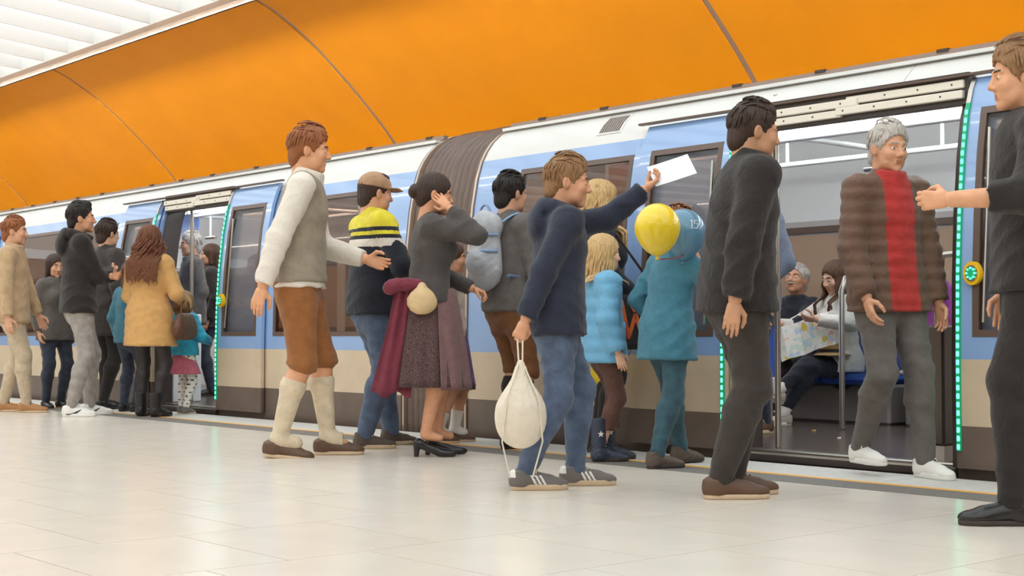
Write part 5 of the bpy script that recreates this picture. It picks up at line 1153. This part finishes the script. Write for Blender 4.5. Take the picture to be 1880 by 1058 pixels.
# shoulder bag with orange zigzag of the blond woman
sp = p13; M_BAGK = cloth('bag_black', (50, 44, 44), 0.6); bc = sp.local(CAMP+ray(1166, 578)*(np.linalg.norm(sp.pos[:2])-0.24)/np.linalg.norm(ray(1166, 578)[:2]))
b = MB(); bx0 = MB(); bx0.box(-0.045, 0.045, -0.15, 0.15, -0.20, 0.13, M_BAGK, 0.03); V = bx0.v[0]; V = V*np.array([1, 1, 1])
b.add(np.array([sp.world(bc+v) for v in V]), bx0.f, M_BAGK); o, c = place(b, 'shoulder_bag', 'black shoulder bag with orange zigzag emblem beside the girl in sky blue', 'bag')
b = MB(); M_OR = mat('emblem_orange', (226, 106, 46), 0.5)
def stroke(P, w=0.011):
    for (a0, c0_), (a1, c1) in zip(P[:-1], P[1:]):
        d = nrm_((a1-a0, c1-c0_)); n = np.array([-d[1], d[0]])*w; e = 0.047; q = []
        for x in (e, e+0.003): q += [(x, a0-d[0]*w*0.5+n[0], c0_-d[1]*w*0.5+n[1]), (x, a1+d[0]*w*0.5+n[0], c1+d[1]*w*0.5+n[1]), (x, a1+d[0]*w*0.5-n[0], c1+d[1]*w*0.5-n[1]), (x, a0-d[0]*w*0.5-n[0], c0_-d[1]*w*0.5-n[1])]
        b.add([sp.world(bc+np.array(v)) for v in q], [(0, 1, 2, 3), (7, 6, 5, 4), (0, 4, 5, 1), (1, 5, 6, 2), (2, 6, 7, 3), (3, 7, 4, 0)], M_OR)
stroke([(-0.085, 0.075), (-0.045, -0.13), (-0.005, 0.0), (0.035, -0.13), (0.085, 0.075)]); stroke([(-0.035, 0.06), (-0.012, 0.02), (0.012, 0.06)], 0.008)
addpart(b, 'emblem', o, c)
b = MB(); b.tube([sp.world(q) for q in smooth_curve([bc+np.array([0, -0.13, 0.13]), sp.sh[1]+np.array([0.0, -0.03, 0.055]), sp.sh[1]+np.array([0.0, 0.03, 0.055]), bc+np.array([0, 0.13, 0.13])], 18)], 0.012, M_BAGK, 6, sq=0.5); addpart(b, 'strap', o, c)
# balloons
def balloon(cp, r, mt, label, hand=None):
    prof_ = []
    for t in np.linspace(0, math.pi, 22):
        z = math.cos(t); rr = math.sin(t)*(1.0 if z > -0.1 else 1-0.18*(-0.1-z)); prof_.append((max(r*rr, 1e-4), r*(1.08*z if z > 0 else 1.22*z)))
    b = MB(); b.lathe(prof_[::-1], mt, 32, cp); o, c = place(b, 'balloon', label, 'balloon', smooth=True)
    k = MB(); k.lathe([(0.006, -1.22*r+0.004), (0.009, -1.22*r-0.008), (0.014, -1.22*r-0.018), (0.001, -1.22*r-0.018)], mt, 12, cp); addpart(k, 'knot', o, c, True)
    if hand is not None:
        k = MB(); p0 = np.array(cp)+np.array([0, 0, -1.22*r-0.018]); k.tube(smooth_curve([p0, p0*0.5+np.array(hand)*0.5+np.array([0.01, 0.01, -0.01]), hand], 10), 0.003, mat('ribbon_red', (170, 60, 56), 0.6), 5); addpart(k, 'ribbon', o, c, True)
    return o, c
M_BY = mat('balloon_yellow', (240, 208, 44), 0.25, coat=0.4); M_BB = mat('balloon_blue', (86, 132, 160), 0.25, coat=0.4)
hw = hand_w(p15, 1); dep = np.linalg.norm((hw-CAMP)[:2])
def at_depth(px, py, dp):
    d = ray(px, py); return CAMP+d*dp/np.linalg.norm(d[:2])
balloon(at_depth(1207, 419, dep-0.27), 0.118, M_BY, 'yellow balloon on a ribbon beside the blue balloon', hw)
o, c = balloon(at_depth(1254, 428, dep-0.03), 0.120, M_BB, 'blue balloon with white digits held above the raised hand', hw)
cp = at_depth(1254, 428, dep-0.03); tc_ = nrm_(CAMP-cp); rx = nrm_(np.cross((0, 0, 1.0), tc_)); ux = np.cross(tc_, rx)
def glyph(P, sc=0.001):
    b = MB(); pts = []
    for a, q in P:
        v = rx*(a*sc)+ux*(q*sc); w = nrm_(tc_*math.sqrt(max(0.122**2-v @ v, 1e-6))+v)*0.1225; w[2] *= 1.06; pts.append(cp+w)
    b.tube(pts, 0.0022, mat('print_white', (235, 238, 240), 0.5), 5); addpart(b, 'printed_digit', o, c)
glyph([(38, 58), (46, 66), (46, 22)]); glyph([(78, 60), (60, 62), (58, 46), (72, 46), (78, 34), (70, 22), (56, 24)])
balloon(at_depth(1118, 684, np.linalg.norm(p13.pos[:2])+0.17), 0.112, M_BY, 'yellow balloon hanging low behind the legs of the girl', p13.world(p13.hr[0][1]))
# map and straw hat of the seated woman
sp = p21; b = MB(); mp_ = bpy.data.materials.new('map_print'); mp_.use_nodes = True; nt = mp_.node_tree; pb = nt.nodes['Principled BSDF']; pb.inputs['Roughness'].default_value = 0.6
tcn = nt.nodes.new('ShaderNodeTexCoord'); vo_ = nt.nodes.new('ShaderNodeTexVoronoi'); vo_.inputs['Scale'].default_value = 26; cr = nt.nodes.new('ShaderNodeValToRGB'); nt.links.new(tcn.outputs['Object'], vo_.inputs['Vector']); sepc = nt.nodes.new('ShaderNodeSeparateColor'); nt.links.new(vo_.outputs['Color'], sepc.inputs[0]); nt.links.new(sepc.outputs[0], cr.inputs[0]); cr.color_ramp.interpolation = 'CONSTANT'
for pos, cc in ((0.0, (232, 228, 218)), (0.45, (206, 220, 206)), (0.6, (236, 232, 224)), (0.75, (228, 196, 176)), (0.85, (188, 206, 220)), (0.93, (226, 196, 86))):
    e_ = cr.color_ramp.elements[0] if pos == 0 else cr.color_ramp.elements.new(pos); e_.position = pos; e_.color = (*lin(cc), 1)
nt.links.new(cr.outputs[0], pb.inputs['Base Color'])
c1 = sp.world((sp.hr[0][1]+sp.hr[1][1])/2); c1 = at_depth(1484, 616, np.linalg.norm((c1-CAMP)[:2])-0.02); wd_ = nrm_(RT*0.9-FH*0.35+np.array([0, 0, 0.34])); hd_ = nrm_(np.array([0, 0, 1.0])+FH*0.35-RT*0.15); nd_ = np.cross(wd_, hd_); V = []; nx = 9
for k in range(nx):
    t = k/(nx-1)-0.5
    for j in range(2):
        for e in (0, 0.002): V.append(c1+wd_*t*0.46+hd_*(0.25*(j-0.5))+nd_*(0.018*math.sin(k*math.pi/2)+e))
Q = []
for k in range(nx-1):
    a = 4*k; Q += [(a, a+4, a+6, a+2), (a+1, a+3, a+7, a+5), (a, a+1, a+5, a+4), (a+2, a+6, a+7, a+3)]
a = 4*(nx-1); Q += [(0, 2, 3, 1), (a, a+1, a+3, a+2)]
b.add(V, Q, mp_); place(b, 'folded_map', 'large folded paper map held open by the seated woman', 'map', smooth=False)
b = MB(); M_STRAW = mat('straw', (206, 172, 118), 0.75, var=0.12, vscale=60, bump=0.4, bscale=200); hc_ = at_depth(1524, 648, np.linalg.norm((sp.world(sp.hip)-CAMP)[:2])-0.22)
b.lathe([(0.001, 0.105), (0.05, 0.104), (0.078, 0.092), (0.088, 0.06), (0.094, 0.0), (0.15, -0.012), (0.152, -0.018), (0.09, -0.008), (0.084, 0.055), (0.001, 0.098)], M_STRAW, 32, hc_); o, c = place(b, 'straw_hat', 'tan straw hat resting on the lap of the seated woman', 'hat', smooth=True)
b = MB(); b.lathe([(0.0945, 0.004), (0.0925, 0.028)], C_CHAR, 32, hc_); addpart(b, 'hat_band', o, c, True)
# crumbs of litter on the car floor
for k, (px, py) in enumerate(((1494, 792), (1540, 806))):
    q = hz(px, py, FZ); F = Field(q-0.03, q+0.03, 0.004); F.ell(q+np.array([0, 0, 0.004]), (0.016-0.004*k, 0.011, 0.006), k=0); F.ell(q+np.array([0.008, 0.004, 0.006]), (0.007, 0.006, 0.005), k=0.004); V, Q = F.mesh()
    sdf_thing((V, Q), mat('litter_yellow', (226, 196, 110), 0.7) if k == 0 else mat('litter_white', (226, 220, 210), 0.7), 'litter_scrap', ['yellow scrap of litter on the car floor by the slip-on shoes', 'tiny white scrap of litter on the car floor'][k], 'litter')
